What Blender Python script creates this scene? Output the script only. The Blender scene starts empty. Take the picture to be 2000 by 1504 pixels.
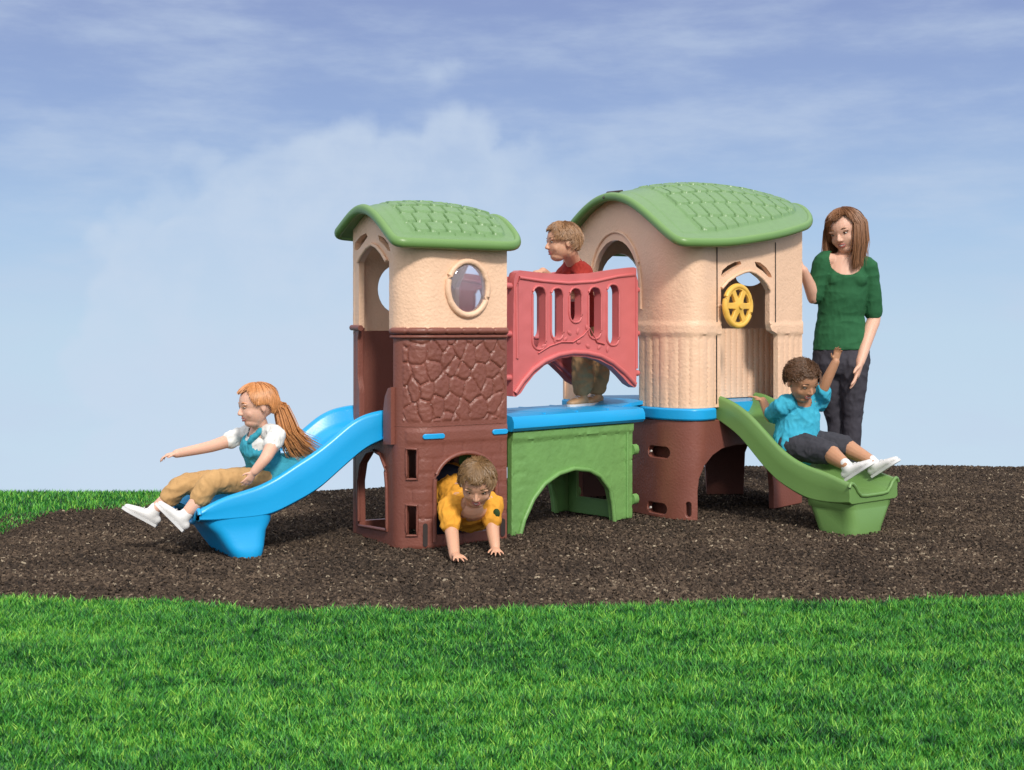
import bpy, bmesh, math, random
import numpy as np
from mathutils import Vector, Matrix, noise
from mathutils.geometry import delaunay_2d_cdt
random.seed(7); rng = np.random.default_rng(11)
PI = math.pi; R = math.radians
V = Vector
scene = bpy.context.scene
COL = scene.collection

# ------------------------------------------------------------------ camera
F = 2500.0; EYE = 1.0; HOR = 640.0
cam_d = bpy.data.cameras.new('camera'); cam = bpy.data.objects.new('camera', cam_d); COL.objects.link(cam)
cam.location = (0, 0, EYE); cam.rotation_euler = (R(90), 0, 0)
cam_d.sensor_width = 36; cam_d.lens = 36*F/2000; cam_d.shift_y = -(752-HOR)/2000
cam_d.clip_start = 0.05; cam_d.clip_end = 500
scene.camera = cam
# ------------------------------------------------------------------ sky
SUN_EL, SUN_AZ = 40, 18            # azimuth: degrees to the right of straight behind the camera
sd = V((math.sin(R(SUN_AZ))*math.cos(R(SUN_EL)), -math.cos(R(SUN_AZ))*math.cos(R(SUN_EL)), math.sin(R(SUN_EL))))
w = bpy.data.worlds.new('World'); scene.world = w; w.use_nodes = True
nt = w.node_tree; nt.nodes.clear()
def N(t, **kw):
    n = nt.nodes.new(t)
    for k, v in kw.items(): setattr(n, k, v)
    return n
def L(a, b): nt.links.new(a, b)
def mth(op, a, b=None, c=None, clamp=False):
    n = N('ShaderNodeMath', operation=op); n.use_clamp = clamp
    for i, v in enumerate((a, b, c)):
        if v is None: continue
        if isinstance(v, (int, float)): n.inputs[i].default_value = v
        else: L(v, n.inputs[i])
    return n.outputs[0]
def mixc(f, a, b, bt='MIX'):
    n = N('ShaderNodeMix', data_type='RGBA', blend_type=bt)
    for s, v in ((n.inputs[0], f), (n.inputs[6], a), (n.inputs[7], b)):
        if isinstance(v, (int, float)): s.default_value = v
        elif isinstance(v, tuple): s.default_value = v+(1,) if len(v) == 3 else v
        else: L(v, s)
    return n.outputs[2]
out = N('ShaderNodeOutputWorld'); bg = N('ShaderNodeBackground'); L(bg.outputs[0], out.inputs[0])
tc = N('ShaderNodeTexCoord'); sep = N('ShaderNodeSeparateXYZ'); L(tc.outputs['Generated'], sep.inputs[0])
zz = sep.outputs[2]
# the sky seen lies low over the horizon: sample the atmosphere a little higher, and never below ground
zup = mth('ADD', mth('MULTIPLY', mth('MAXIMUM', zz, -0.12), 1.3), 0.42)
cmb = N('ShaderNodeCombineXYZ'); L(sep.outputs[0], cmb.inputs[0]); L(sep.outputs[1], cmb.inputs[1]); L(zup, cmb.inputs[2])
nrm = N('ShaderNodeVectorMath', operation='NORMALIZE'); L(cmb.outputs[0], nrm.inputs[0])
sky = N('ShaderNodeTexSky'); sky.sky_type = 'NISHITA'; sky.sun_disc = False
sky.sun_elevation = R(SUN_EL); sky.sun_rotation = R(180-SUN_AZ); sky.altitude = 50
sky.air_density = 1.0; sky.dust_density = 1.2; sky.ozone_density = 1.5
L(nrm.outputs[0], sky.inputs[0])
# low sky colour over height: lavender blue above, pale blue lower down
ramp = N('ShaderNodeValToRGB'); L(mth('MULTIPLY_ADD', zz, 2.6, 0.3, clamp=True), ramp.inputs[0])
cr = ramp.color_ramp; cr.elements[0].position = 0.0; cr.elements[0].color = (0.63, 0.78, 0.91, 1)
cr.elements[1].position = 1.0; cr.elements[1].color = (0.27, 0.35, 0.63, 1)
for p, c in ((0.3, (0.57, 0.74, 0.90)), (0.5, (0.45, 0.63, 0.87)), (0.72, (0.33, 0.46, 0.75))):
    e = cr.elements.new(p); e.color = c+(1,)
# cloud bank: a soft hump fixed in the sky, broken up by noise
nz = N('ShaderNodeTexNoise'); nz.inputs['Scale'].default_value = 9; nz.inputs['Detail'].default_value = 8; nz.inputs['Roughness'].default_value = 0.6
L(tc.outputs['Generated'], nz.inputs['Vector'])
nz2 = N('ShaderNodeTexNoise'); nz2.inputs['Scale'].default_value = 26; nz2.inputs['Detail'].default_value = 6; nz2.inputs['Roughness'].default_value = 0.55
L(tc.outputs['Generated'], nz2.inputs['Vector'])
mp = N('ShaderNodeMapping'); mp.inputs['Scale'].default_value = (2.2, 2.2, 9); L(tc.outputs['Generated'], mp.inputs[0])
nz3 = N('ShaderNodeTexNoise'); nz3.inputs['Scale'].default_value = 2.4; nz3.inputs['Detail'].default_value = 7; nz3.inputs['Roughness'].default_value = 0.6
L(mp.outputs[0], nz3.inputs['Vector'])
yy = mth('MAXIMUM', sep.outputs[1], 0.05)
ax = mth('DIVIDE', sep.outputs[0], yy); az = mth('DIVIDE', zz, yy)
# hump centre at (-0.09, -0.05), half width .24, height .215
ex = mth('DIVIDE', mth('ADD', ax, 0.085), 0.295); ez = mth('DIVIDE', mth('ADD', az, 0.09), 0.285)
dd = mth('SQRT', mth('ADD', mth('MULTIPLY', ex, ex), mth('MULTIPLY', ez, ez)))
dn = mth('ADD', dd, mth('MULTIPLY_ADD', nz.outputs[0], 0.24, -0.12))
dn = mth('ADD', dn, mth('MULTIPLY_ADD', nz2.outputs[0], 0.26, -0.13))
vor = N('ShaderNodeTexVoronoi', feature='F1'); vor.inputs['Scale'].default_value = 15
L(tc.outputs['Generated'], vor.inputs['Vector'])
vor2 = N('ShaderNodeTexVoronoi', feature='F1'); vor2.inputs['Scale'].default_value = 38
L(tc.outputs['Generated'], vor2.inputs['Vector'])
dn = mth('ADD', dn, mth('MULTIPLY_ADD', vor.outputs['Distance'], 0.22, -0.11))
dn = mth('ADD', dn, mth('MULTIPLY_ADD', vor2.outputs['Distance'], 0.14, -0.07))
hump = N('ShaderNodeMapRange', interpolation_type='SMOOTHSTEP'); L(dn, hump.inputs[0])
hump.inputs[1].default_value = 0.985; hump.inputs[2].default_value = 0.85; hump.inputs[3].default_value = 0; hump.inputs[4].default_value = 0.68
wis = N('ShaderNodeMapRange', interpolation_type='SMOOTHSTEP'); L(nz3.outputs[0], wis.inputs[0])
wis.inputs[1].default_value = 0.38; wis.inputs[2].default_value = 0.75; wis.inputs[3].default_value = 0; wis.inputs[4].default_value = 0.62
skycol = mixc(1.0, mixc(0.25, ramp.outputs[0], sky.outputs[0]), (1, 1, 1), 'MULTIPLY')
c1 = mixc(wis.outputs[0], ramp.outputs[0], (0.60, 0.71, 0.88))
inn = N('ShaderNodeMapRange', interpolation_type='SMOOTHSTEP'); L(nz2.outputs[0], inn.inputs[0])
for i, q in enumerate((0.3, 0.7, 0.62, 1.0)): inn.inputs[i+1].default_value = q
rfade = N('ShaderNodeMapRange', interpolation_type='SMOOTHSTEP'); L(ax, rfade.inputs[0])
for i, q in enumerate((-0.03, 0.12, 1.0, 0.15)): rfade.inputs[i+1].default_value = q
c1 = mixc(mth('MULTIPLY', mth('MULTIPLY', hump.outputs[0], rfade.outputs[0]), inn.outputs[0]), c1, (0.65, 0.76, 0.91))
# keep the physical sky as a share of the light, scaled to the strength asked for
sk = mixc(1.0, sky.outputs[0], (0.09, 0.09, 0.09), 'MULTIPLY')
base = mixc(0.12, c1, sk)
# unseen sky overhead and behind the camera, brightened as added fill light
def mr(v, a, b, c, d):
    n = N('ShaderNodeMapRange', interpolation_type='SMOOTHSTEP'); L(v, n.inputs[0])
    for i, q in enumerate((a, b, c, d)): n.inputs[i+1].default_value = q
    return n.outputs[0]
over = mth('MAXIMUM', mr(zz, 0.32, 0.75, 0, 1), mth('MULTIPLY', mr(sep.outputs[1], 0.0, -0.6, 0, 1), mr(zz, -0.1, 0.3, 0, 1)))
L(mixc(over, base, (1.12, 1.12, 1.15)), bg.inputs[0]); bg.inputs[1].default_value = 1.0
# ------------------------------------------------------------------ sun
sl = bpy.data.lights.new('sun', 'SUN'); so = bpy.data.objects.new('sun', sl); COL.objects.link(so)
sl.energy = 3.1; sl.angle = R(8); sl.color = (1.0, 0.95, 0.87)
so.rotation_euler = sd.to_track_quat('Z', 'Y').to_euler(); so.location = (4, -4, 8)
scene.view_settings.view_transform = 'Standard'; scene.view_settings.look = 'None'
scene.view_settings.exposure = 0.0; scene.view_settings.gamma = 1.0
scene.render.engine = 'CYCLES'

# ------------------------------------------------------------------ helpers
def at(px, py, Y): return V(((px-1000)*Y/F, Y, EYE-(py-HOR)*Y/F))
def srgb(r, g, b):
    f = lambda c: ((c/255+0.055)/1.055)**2.4 if c/255 > 0.04045 else c/255/12.92
    return (f(r), f(g), f(b))
def mat(name, col, rough=0.5, var=0.12, vscale=6, bump=0.0, bscale=200, spec=0.5, sub=0.0, coat=0.0, stretch=None, col2=None, bdist=0.002):
    m = bpy.data.materials.new(name); m.use_nodes = True
    t = m.node_tree; b = t.nodes['Principled BSDF']
    tcn = t.nodes.new('ShaderNodeTexCoord'); src = tcn.outputs['Object']
    if stretch:
        mpn = t.nodes.new('ShaderNodeMapping'); mpn.inputs['Scale'].default_value = stretch
        t.links.new(src, mpn.inputs[0]); src = mpn.outputs[0]
    n = t.nodes.new('ShaderNodeTexNoise'); n.inputs['Scale'].default_value = vscale; n.inputs['Detail'].default_value = 5
    t.links.new(src, n.inputs['Vector'])
    mx = t.nodes.new('ShaderNodeMix'); mx.data_type = 'RGBA'
    a = tuple(max(0, c*(1-var)) for c in col); c2 = col2 if col2 else tuple(min(1, c*(1+var)) for c in col)
    mx.inputs[6].default_value = a+(1,); mx.inputs[7].default_value = c2+(1,)
    t.links.new(n.outputs[0], mx.inputs[0]); t.links.new(mx.outputs[2], b.inputs['Base Color'])
    b.inputs['Roughness'].default_value = rough; b.inputs['Specular IOR Level'].default_value = spec
    if sub: 
        b.inputs['Subsurface Weight'].default_value = sub; b.inputs['Subsurface Radius'].default_value = (0.012, 0.005, 0.003)
        b.inputs['Subsurface Scale'].default_value = 1.0
    if coat: b.inputs['Coat Weight'].default_value = coat; b.inputs['Coat Roughness'].default_value = 0.25
    if bump:
        n2 = t.nodes.new('ShaderNodeTexNoise'); n2.inputs['Scale'].default_value = bscale; n2.inputs['Detail'].default_value = 4
        t.links.new(src, n2.inputs['Vector'])
        bp = t.nodes.new('ShaderNodeBump'); bp.inputs['Strength'].default_value = bump; bp.inputs['Distance'].default_value = bdist
        t.links.new(n2.outputs[0], bp.inputs['Height']); t.links.new(bp.outputs[0], b.inputs['Normal'])
    return m
def new_obj(name, me, m, parent=None, smooth=40):
    o = bpy.data.objects.new(name, me); COL.objects.link(o)
    if m: me.materials.append(m)
    if smooth is not None:
        me.polygons.foreach_set('use_smooth', [True]*len(me.polygons)); me.set_sharp_from_angle(angle=R(smooth))
    if parent: o.parent = parent
    return o
def from_bm(name, bm, m, parent=None, smooth=40):
    bmesh.ops.recalc_face_normals(bm, faces=bm.faces)
    me = bpy.data.meshes.new(name); bm.to_mesh(me); bm.free()
    return new_obj(name, me, m, parent, smooth)
def thing(name, label, cat, loc=(0, 0, 0), group=None):
    o = bpy.data.objects.new(name, None); COL.objects.link(o); o.location = loc; o.empty_display_size = 0.1
    o['label'] = label; o['category'] = cat
    if group: o['group'] = group
    return o
def keep(o, root):      # parent in place (mesh data is in world coordinates)
    o.parent = root; o.matrix_parent_inverse = Matrix.Translation(-V(root.location)); return o

# ---- plan paths and walls -------------------------------------------------
def round_path(pts, rad, closed=False, seg=8):
    P = [V(p).to_2d() for p in pts]; n = len(P); out_ = []
    for i, p in enumerate(P):
        r = rad[i] if isinstance(rad, (list, tuple)) else rad
        if (not closed and i in (0, n-1)) or r == 0: out_.append(p); continue
        a = P[i-1]; b = P[(i+1) % n]
        da = (a-p); db = (b-p); r = min(r, da.length*0.49, db.length*0.49)
        p0 = p+da.normalized()*r; p1 = p+db.normalized()*r
        for k in range(seg+1):
            t = k/seg; out_.append(p0*(1-t)**2+p*2*t*(1-t)+p1*t*t)
    if closed: out_.append(out_[0].copy())
    return out_
class Path:
    def __init__(s, pts):
        s.p = [V(q).to_2d() for q in pts]; s.c = [0]
        for i in range(1, len(s.p)): s.c.append(s.c[-1]+(s.p[i]-s.p[i-1]).length)
        s.L = s.c[-1]
    def at(s, t):
        t = min(max(t, 0), s.L)
        for i in range(1, len(s.c)):
            if t <= s.c[i]+1e-9: break
        k = (t-s.c[i-1])/max(1e-9, s.c[i]-s.c[i-1]); return s.p[i-1].lerp(s.p[i], k)
    def nor(s, t, e=0.012):
        a = s.at(max(0, t-e)); b = s.at(min(s.L, t+e)); d = (b-a).normalized(); return V((d.y, -d.x))
    def spx(s, px, lo=0, hi=None):
        hi = s.L if hi is None else hi; k = (px-1000)/F; best = None; n = 400
        prev = None
        for i in range(n+1):
            t = lo+(hi-lo)*i/n; p = s.at(t); f = p.x-k*p.y
            if prev is not None and prev[1]*f <= 0: 
                return prev[0]+(t-prev[0])*abs(prev[1])/(abs(prev[1])+abs(f)+1e-12)
            if best is None or abs(f) < best[1]: best = (t, abs(f))
            prev = (t, f)
        return best[0]
    def W(s, px, py, lo=0, hi=None):
        t = s.spx(px, lo, hi); p = s.at(t); return (t, EYE-(py-HOR)*p.y/F)
def inside(poly, x, y):
    c = False; n = len(poly); j = n-1
    for i in range(n):
        xi, yi = poly[i]; xj, yj = poly[j]
        if (yi > y) != (yj > y) and x < (xj-xi)*(y-yi)/(yj-yi)+xi: c = not c
        j = i
    return c
def dens(poly, d):
    o = []; n = len(poly)
    for i in range(n):
        a = poly[i]; b = poly[(i+1) % n]; l = math.hypot(b[0]-a[0], b[1]-a[1]); k = max(1, int(l/d))
        for q in range(k): o.append((a[0]+(b[0]-a[0])*q/k, a[1]+(b[1]-a[1])*q/k))
    return o
def dopen(pl, d):
    o = []
    for a, b in zip(pl, pl[1:]):
        l = math.hypot(b[0]-a[0], b[1]-a[1]); k = max(1, int(l/d))
        for q in range(k): o.append((a[0]+(b[0]-a[0])*q/k, a[1]+(b[1]-a[1])*q/k))
    return o+[pl[-1]]
def segd(poly, x, y):
    P = np.array(poly); Q = np.roll(P, -1, 0); d = Q-P; w_ = np.array((x, y))-P
    t = np.clip((w_*d).sum(1)/np.maximum(1e-12, (d*d).sum(1)), 0, 1)
    return np.sqrt((((w_-d*t[:, None]))**2).sum(1).min())
def fill2d(outer, holes, grid, edge=None):
    edge = edge or grid
    loops = [dens(outer, edge)]+[dens(h, edge) for h in holes]
    vs = []; es = []
    for lp in loops:
        b = len(vs); vs += lp; es += [(b+i, b+(i+1) % len(lp)) for i in range(len(lp))]
    xs = [p[0] for p in outer]; ys = [p[1] for p in outer]
    x0, x1, y0, y1 = min(xs), max(xs), min(ys), max(ys)
    nx = int((x1-x0)/grid); ny = int((y1-y0)/grid)
    allp = np.array(vs)
    for i in range(1, nx+1):
        for j in range(1, ny+1):
            x = x0+grid*i+(j % 2)*grid*0.5; y = y0+grid*j
            if not inside(outer, x, y) or any(inside(h, x, y) for h in holes): continue
            if ((allp-(x, y))**2).sum(1).min() < (grid*0.55)**2: continue
            vs.append((x, y))
    r = delaunay_2d_cdt([V(v) for v in vs], es, [], 0, 1e-6)
    ov, of = r[0], r[2]; tris = []
    for f in of:
        cx_ = sum(ov[i].x for i in f)/len(f); cy_ = sum(ov[i].y for i in f)/len(f)
        if inside(outer, cx_, cy_) and not any(inside(h, cx_, cy_) for h in holes): tris.append(tuple(f))
    return ov, tris
def slab(name, ov, tris, front, back, m, parent=None, bevel=0.0, smooth=40):
    """front(v)->Vector, back(v)->Vector; closes the boundary"""
    used = sorted({i for t in tris for i in t}); ix = {v: k for k, v in enumerate(used)}
    n = len(used); vs = [front(ov[i]) for i in used]+[back(ov[i]) for i in used]
    fs = [tuple(ix[i] for i in t) for t in tris]+[tuple(n+ix[i] for i in reversed(t)) for t in tris]
    cnt = {}
    for t in tris:
        for a, b in zip(t, t[1:]+t[:1]):
            cnt[(a, b)] = cnt.get((a, b), 0)+1
    for (a, b) in list(cnt):
        if (b, a) not in cnt: fs.append((ix[b], ix[a], n+ix[a], n+ix[b]))
    me = bpy.data.meshes.new(name); me.from_pydata([tuple(v) for v in vs], [], fs); me.validate(); me.update()
    bm = bmesh.new(); bm.from_mesh(me); bmesh.ops.recalc_face_normals(bm, faces=bm.faces); bm.to_mesh(me); bm.free()
    o = new_obj(name, me, m, parent, smooth)
    if bevel:
        bv = o.modifiers.new('bevel', 'BEVEL'); bv.width = bevel; bv.segments = 2; bv.limit_method = 'ANGLE'; bv.angle_limit = R(55)
    return o
def wall(name, path, outer, holes, thick, m, parent, disp=None, grid=0.03, edge=None, bevel=0.004, off=0.0, smooth=40):
    ov, tris = fill2d(outer, holes, grid, edge)
    def fr(v):
        p = path.at(v.x); n = path.nor(v.x); d = off+(disp(v.x, v.y) if disp else 0); q = p+n*d; return V((q.x, q.y, v.y))
    def bk(v):
        p = path.at(v.x); n = path.nor(v.x); q = p-n*(thick-off); return V((q.x, q.y, v.y))
    return slab(name, ov, tris, fr, bk, m, parent, bevel, smooth)
def tube(name, pts, r, m, parent=None, closed=False, seg=10, flat=1.0, nrm=None, add=None):
    """r: number or list. sweeps an ellipse"""
    bm = add if add is not None else bmesh.new(); P = [V(p) for p in pts]; n = len(P); rings = []
    up = V((0, 0, 1))
    for i, p in enumerate(P):
        if closed: d = (P[(i+1) % n]-P[i-1]).normalized()
        else: d = (P[min(n-1, i+1)]-P[max(0, i-1)]).normalized()
        a = nrm(i) if nrm else (up if abs(d.dot(up)) < 0.95 else V((0, 1, 0)))
        s_ = d.cross(a).normalized(); t_ = s_.cross(d).normalized(); rr = r[i] if isinstance(r, (list, tuple)) else r
        rings.append([bm.verts.new(p+s_*math.cos(2*PI*k/seg)*rr+t_*math.sin(2*PI*k/seg)*rr*flat) for k in range(seg)])
    m_ = n if closed else n-1
    for i in range(m_):
        a, b = rings[i], rings[(i+1) % n]
        for k in range(seg): bm.faces.new((a[k], a[(k+1) % seg], b[(k+1) % seg], b[k]))
    if not closed: bm.faces.new(rings[0][::-1]); bm.faces.new(rings[-1])
    if add is not None: return
    return from_bm(name, bm, m, parent, 60)
def loft(name, rings, m, parent=None, smooth=45, bevel=0, cap=True, sub=0):
    bm = bmesh.new(); R_ = [[bm.verts.new(V(p)) for p in r] for r in rings]; k = len(R_[0])
    for a, b in zip(R_, R_[1:]):
        for i in range(k): bm.faces.new((a[i], a[(i+1) % k], b[(i+1) % k], b[i]))
    if cap: bm.faces.new(R_[0][::-1]); bm.faces.new(R_[-1])
    o = from_bm(name, bm, m, parent, smooth)
    if bevel: bv = o.modifiers.new('bevel', 'BEVEL'); bv.width = bevel; bv.segments = 3; bv.limit_method = 'ANGLE'; bv.angle_limit = R(50)
    return o
def hyp(a, b): return math.hypot(a, b)
def arch(x0, x1, zs, zt, zb, n=14, p=2.0):
    """opening: legs x0..x1, springing zs, top zt, bottom zb"""
    cx_ = (x0+x1)/2; a = (x1-x0)/2; o = [(x0, zb)]
    for i in range(n+1):
        t = PI-PI*i/n; o.append((cx_+a*math.copysign(abs(math.cos(t))**(2/p), math.cos(t)), zs+(zt-zs)*abs(math.sin(t))**(2/p)))
    o.append((x1, zb)); return o
def ell(cx_, cz, a, b, n=28): return [(cx_+a*math.cos(2*PI*i/n), cz+b*math.sin(2*PI*i/n)) for i in range(n)]
def stad(x0, x1, z0, z1, n=8):
    w_, h_ = x1-x0, z1-z0; r = min(w_, h_)/2; o = []
    if h_ >= w_:
        for i in range(n+1): t = PI*i/n; o.append((x0+r+r*math.cos(t), z1-r+r*math.sin(t)))
        for i in range(n+1): t = PI+PI*i/n; o.append((x0+r+r*math.cos(t), z0+r+r*math.sin(t)))
    else:
        for i in range(n+1): t = PI/2+PI*i/n; o.append((x0+r+r*math.cos(t), z0+r+r*math.sin(t)))
        for i in range(n+1): t = -PI/2+PI*i/n; o.append((x1-r+r*math.cos(t), z0+r+r*math.sin(t)))
    return o
def sstep(a, b, x):
    t = min(1, max(0, (x-a)/(b-a))); return t*t*(3-2*t)
def interp(xs, ys, x):
    if x <= xs[0]: return ys[0]
    for i in range(1, len(xs)):
        if x <= xs[i]:
            t = (x-xs[i-1])/(xs[i]-xs[i-1]); return ys[i-1]+(ys[i]-ys[i-1])*t
    return ys[-1]

# ------------------------------------------------------------------ materials
BEIGE = mat('beige_plastic', (0.83, 0.545, 0.37), 0.46, 0.08, 6, 0.55, 75, spec=0.45, bdist=0.006)
BROWN = mat('brown_plastic', (0.205, 0.070, 0.050), 0.42, 0.16, 7, 0.6, 90, spec=0.5, bdist=0.003)
GREEN = mat('green_plastic', (0.145, 0.275, 0.080), 0.38, 0.1, 5, 0.25, 120, spec=0.5)
SHING = mat('shingle_green_plastic', (0.135, 0.255, 0.095), 0.36, 0.12, 30, 0.5, 150, spec=0.55)
LEAFG = mat('light_green_plastic', (0.165, 0.335, 0.100), 0.42, 0.18, 9, 0.5, 60, spec=0.45, bdist=0.004)
BLUE = mat('blue_plastic', (0.010, 0.35, 0.72), 0.32, 0.1, 4, 0.15, 90, spec=0.55)
RED = mat('red_plastic', (0.60, 0.145, 0.145), 0.42, 0.08, 6, 0.25, 100, spec=0.5)
YEL = mat('yellow_plastic', (0.80, 0.47, 0.08), 0.42, 0.1, 20, 0.2, 90)
DARK = mat('dark_gap', (0.03, 0.02, 0.018), 0.6)
BOLT = mat('bolt_metal', (0.7, 0.66, 0.6), 0.35)
lens = bpy.data.materials.new('clear_bubble_plastic'); lens.use_nodes = True
_b = lens.node_tree.nodes['Principled BSDF']; _b.inputs['Base Color'].default_value = (0.93, 0.88, 0.97, 1); _b.inputs['Roughness'].default_value = 0.06
_b.inputs['Transmission Weight'].default_value = 0.9; _b.inputs['IOR'].default_value = 1.45

# ================================================================== PLAYSET
U = V((0.866, 0.5)); VV = V((-0.5, 0.866))
ps = thing('playset', 'large plastic climbing playset with two green roofed towers, a red railed bridge and two slides', 'playset', (0.2, 6.6, 0))
def K(o, parent=None, label=None):
    if parent is None: keep(o, ps)
    else:
        o.parent = parent
    if label: o['label'] = label
    return o
# parts hold world coordinates; their parent inverse cancels the root's offset, sub-parts inherit the part's frame

class Roof:
    def __init__(s, T, outline, W, Ls, z0, rise, crown):
        s.T = V(T); s.out = outline; s.W = W; s.Ls = Ls; s.z0 = z0; s.rise = rise; s.crown = crown
    def loc(s, x, y): d = V((x, y))-s.T; return d.dot(U), d.dot(VV)
    def h(s, u, v):
        t = min(1, max(0, v/s.W)); a = min(1, max(0, u/s.Ls)); f = math.sin(PI*t)**1.3
        return s.z0+s.rise*f+s.crown*math.sin(PI*a)*f+getattr(s, 'tilt', 0)*t**1.5*(1-0.6*a)
    def hxy(s, x, y): return s.h(*s.loc(x, y))
    def xyz(s, u, v, dz=0): q = s.T+U*u+VV*v; return V((q.x, q.y, s.h(u, v)+dz))
def shingles(rf, row, col_, margin, gm=0.06, gw=0.0065):
    def g(u, v):
        d = segd(rf.out, u, v); k = sstep(margin, margin+0.012, d)
        if k == 0: return 0
        if u < gm: return 0.004*k
        k2 = sstep(gm, gm+0.015, u)
        vm = v if v < rf.W/2 else rf.W-v
        # arc length up the roof
        r = vm*1.22/row; ri = math.floor(r); fr = r-ri
        cu = u/col_+0.5*(ri % 2)+0.10*math.sin(ri*5.1)+0.05*math.sin(u*31+ri); ci = math.floor(cu); fc = cu-ci
        j = (math.sin(ci*12.9+ri*78.2)*43758.5) % 1.0
        e = abs(fc-0.5)*2*col_/2                      # metres from the tile's middle
        gr_ = min(col_/2-e, (fr-0.25*max(0, e/col_*2-0.5))*row)       # metres to the tile's edge
        lower = (1-fr)
        t_ = sstep(0.0, gw, gr_)
        return k*(0.003+k2*((0.0065+0.005*lower+0.0025*j)*t_-0.009*(1-t_))+0.0022*noise.noise(V((u*70, v*70, 3))))
    return g
def build_roof(rf, row, col_, margin, grid, label, gm=0.06):
    ov, tris = fill2d(rf.out, [], grid, 0.02); g = shingles(rf, row, col_, margin, gm)
    o = slab('roof', ov, tris, lambda v: rf.xyz(v.x, v.y, g(v.x, v.y)), lambda v: rf.xyz(v.x, v.y, -0.03), SHING, None, 0, 50)
    K(o, None, label)
    pts = [rf.xyz(p[0], p[1], -0.014) for p in dens(rf.out, 0.02)]
    rim = tube('roof_rim', pts, 0.019, GREEN, None, True, 12, 1.25); K(rim, o)
    return o
# ---- left roof
outL = [tuple(p) for p in round_path([(0, 0), (0.66, 0), (0.695, 0.36), (0.66, 0.72), (0, 0.72)], [0.05, 0.14, 0.3, 0.14, 0.05], True)][:-1]
RL = Roof((-0.508, 5.665), outL, 0.74, 0.69, 1.392, 0.150, 0.034)
RL.tilt = 0.075
roofL = build_roof(RL, 0.082, 0.080, 0.055, 0.0050, 'smaller green shingled roof over the stone tower', 0.10)
outR = [tuple(p) for p in round_path([(-0.005, 0), (0.29, 0.022), (0.80, 0.13), (1.13, 0.25), (1.31, 0.62), (1.22, 1.05), (0.9, 1.25), (-0.005, 1.245)],
        [0.06, 0.25, 0.3, 0.14, 0.25, 0.25, 0.2, 0.05], True)][:-1]
RR = Roof((0.858, 6.47), outR, 1.30, 1.3, 1.447, 0.285, 0.085)
roofR = build_roof(RR, 0.128, 0.088, 0.075, 0.0052, 'larger green shingled roof over the beige tower', 0.20)
# seam across the ridge at the gable
sp_ = [RR.xyz(0.0-0.028, 0.665, -0.02+0.0), RR.xyz(0.0, 0.665, 0.012), RR.xyz(0.10, 0.665, 0.006)]
K(tube('roof_seam', sp_, 0.006, DARK), roofR)

# ---- left tower
A, B, B2, C_, D = (-0.775, 6.24), (-0.528, 5.80), (-0.40, 5.765), (-0.024, 6.02), (-0.30, 6.47)
LF = Path(round_path([A, B, B2, C_], [0, 0.04, 0.10, 0])); LB = Path(round_path([C_, D, A], [0, 0.05, 0]))
sB = LF.spx(771, 0.3)
def ztop(path, rf, s0, s1, n=24, dz=-0.012):
    o = []
    for i in range(n+1):
        s = s0+(s1-s0)*i/n; p = path.at(s); o.append((s, rf.hxy(p.x, p.y)+dz))
    return o
# lower brown wall with the crawl-through arch
z1 = 0.55
hol = []
hol.append([LF.W(px, py, 0, sB) for px, py in ((702, 1026), (701, 940), (706, 905), (718, 885), (731, 880), (744, 888), (753, 912), (756, 950), (757, 1036))])
for y0, y1 in ((876, 936), (986, 1046)):
    hol.append([LF.W(px, py, sB) for px, py in ((794, y1), (794, y0), (815, y0+1), (815, y1))])
dx0, dx1 = LF.spx(851, sB), LF.spx(966, sB)
hol.append(arch(dx0, dx1, 0.29, 0.415, 0.055, 18))
def brick(s, z):
    if s < sB+0.06: return 0
    r = z/0.068; ri = math.floor(r); fr = r-ri; c = s/0.105+0.5*(ri % 2); fc = c-math.floor(c)
    g = max(1-sstep(0, 0.08, min(fr, 1-fr)), 1-sstep(0, 0.06, min(fc, 1-fc)))
    k = 1 if z < 0.47 else 0
    band = 0.004*sstep(0.475, 0.48, z)*(1-sstep(0.535, 0.54, z))
    return -0.0045*g*k+band
lw = K(wall('tower_base', LF, [(0, 0), (LF.L, 0), (LF.L, z1), (0, z1)], hol, 0.032, BROWN, None, brick, 0.009, 0.015, 0.0035), None, 'brown brick-patterned base of the stone tower')
def curve_on(path, sz, off): 
    o = []
    for s, z in sz:
        p = path.at(s)+path.nor(s)*off; o.append(V((p.x, p.y, z)))
    return o
K(tube('arch_trim', curve_on(LF, dopen(arch(dx0-0.008, dx1+0.008, 0.29, 0.425, 0.03, 18), 0.02), 0.004), 0.010, BROWN, None, False, 8), lw)
K(tube('window_trim', curve_on(LF, dens(hol[0], 0.02), 0.003), 0.008, BROWN, None, True, 8), lw)
for q in (1, 2): K(tube('window_trim', curve_on(LF, dens(hol[q], 0.02), 0.003), 0.006, BROWN, None, True, 8), lw)
# dark plates at the foot of the arch posts, painting shade inside slots
for px0, px1, y0, y1 in ((826, 835, 1022, 1068), (977, 986, 1012, 1048)):
    a = LF.W(px0, y1, sB); b = LF.W(px1, y0, sB)
    K(wall('slot_shade', LF, stad(a[0], b[0], a[1], b[1]), [], 0.004, DARK, None, None, 0.01, bevel=0, off=0.0035), lw)
# blue pegs
for cx_, cy_, rx_ in ((846, 852, 21), (976, 843, 16)):
    a = LF.W(cx_-rx_, cy_+6, sB); b = LF.W(min(997, cx_+rx_), cy_-6, sB)
    K(wall('peg', LF, stad(a[0], b[0], a[1], b[1]), [], 0.01, BLUE, None, None, 0.01, bevel=0.003, off=0.012), lw)
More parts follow.
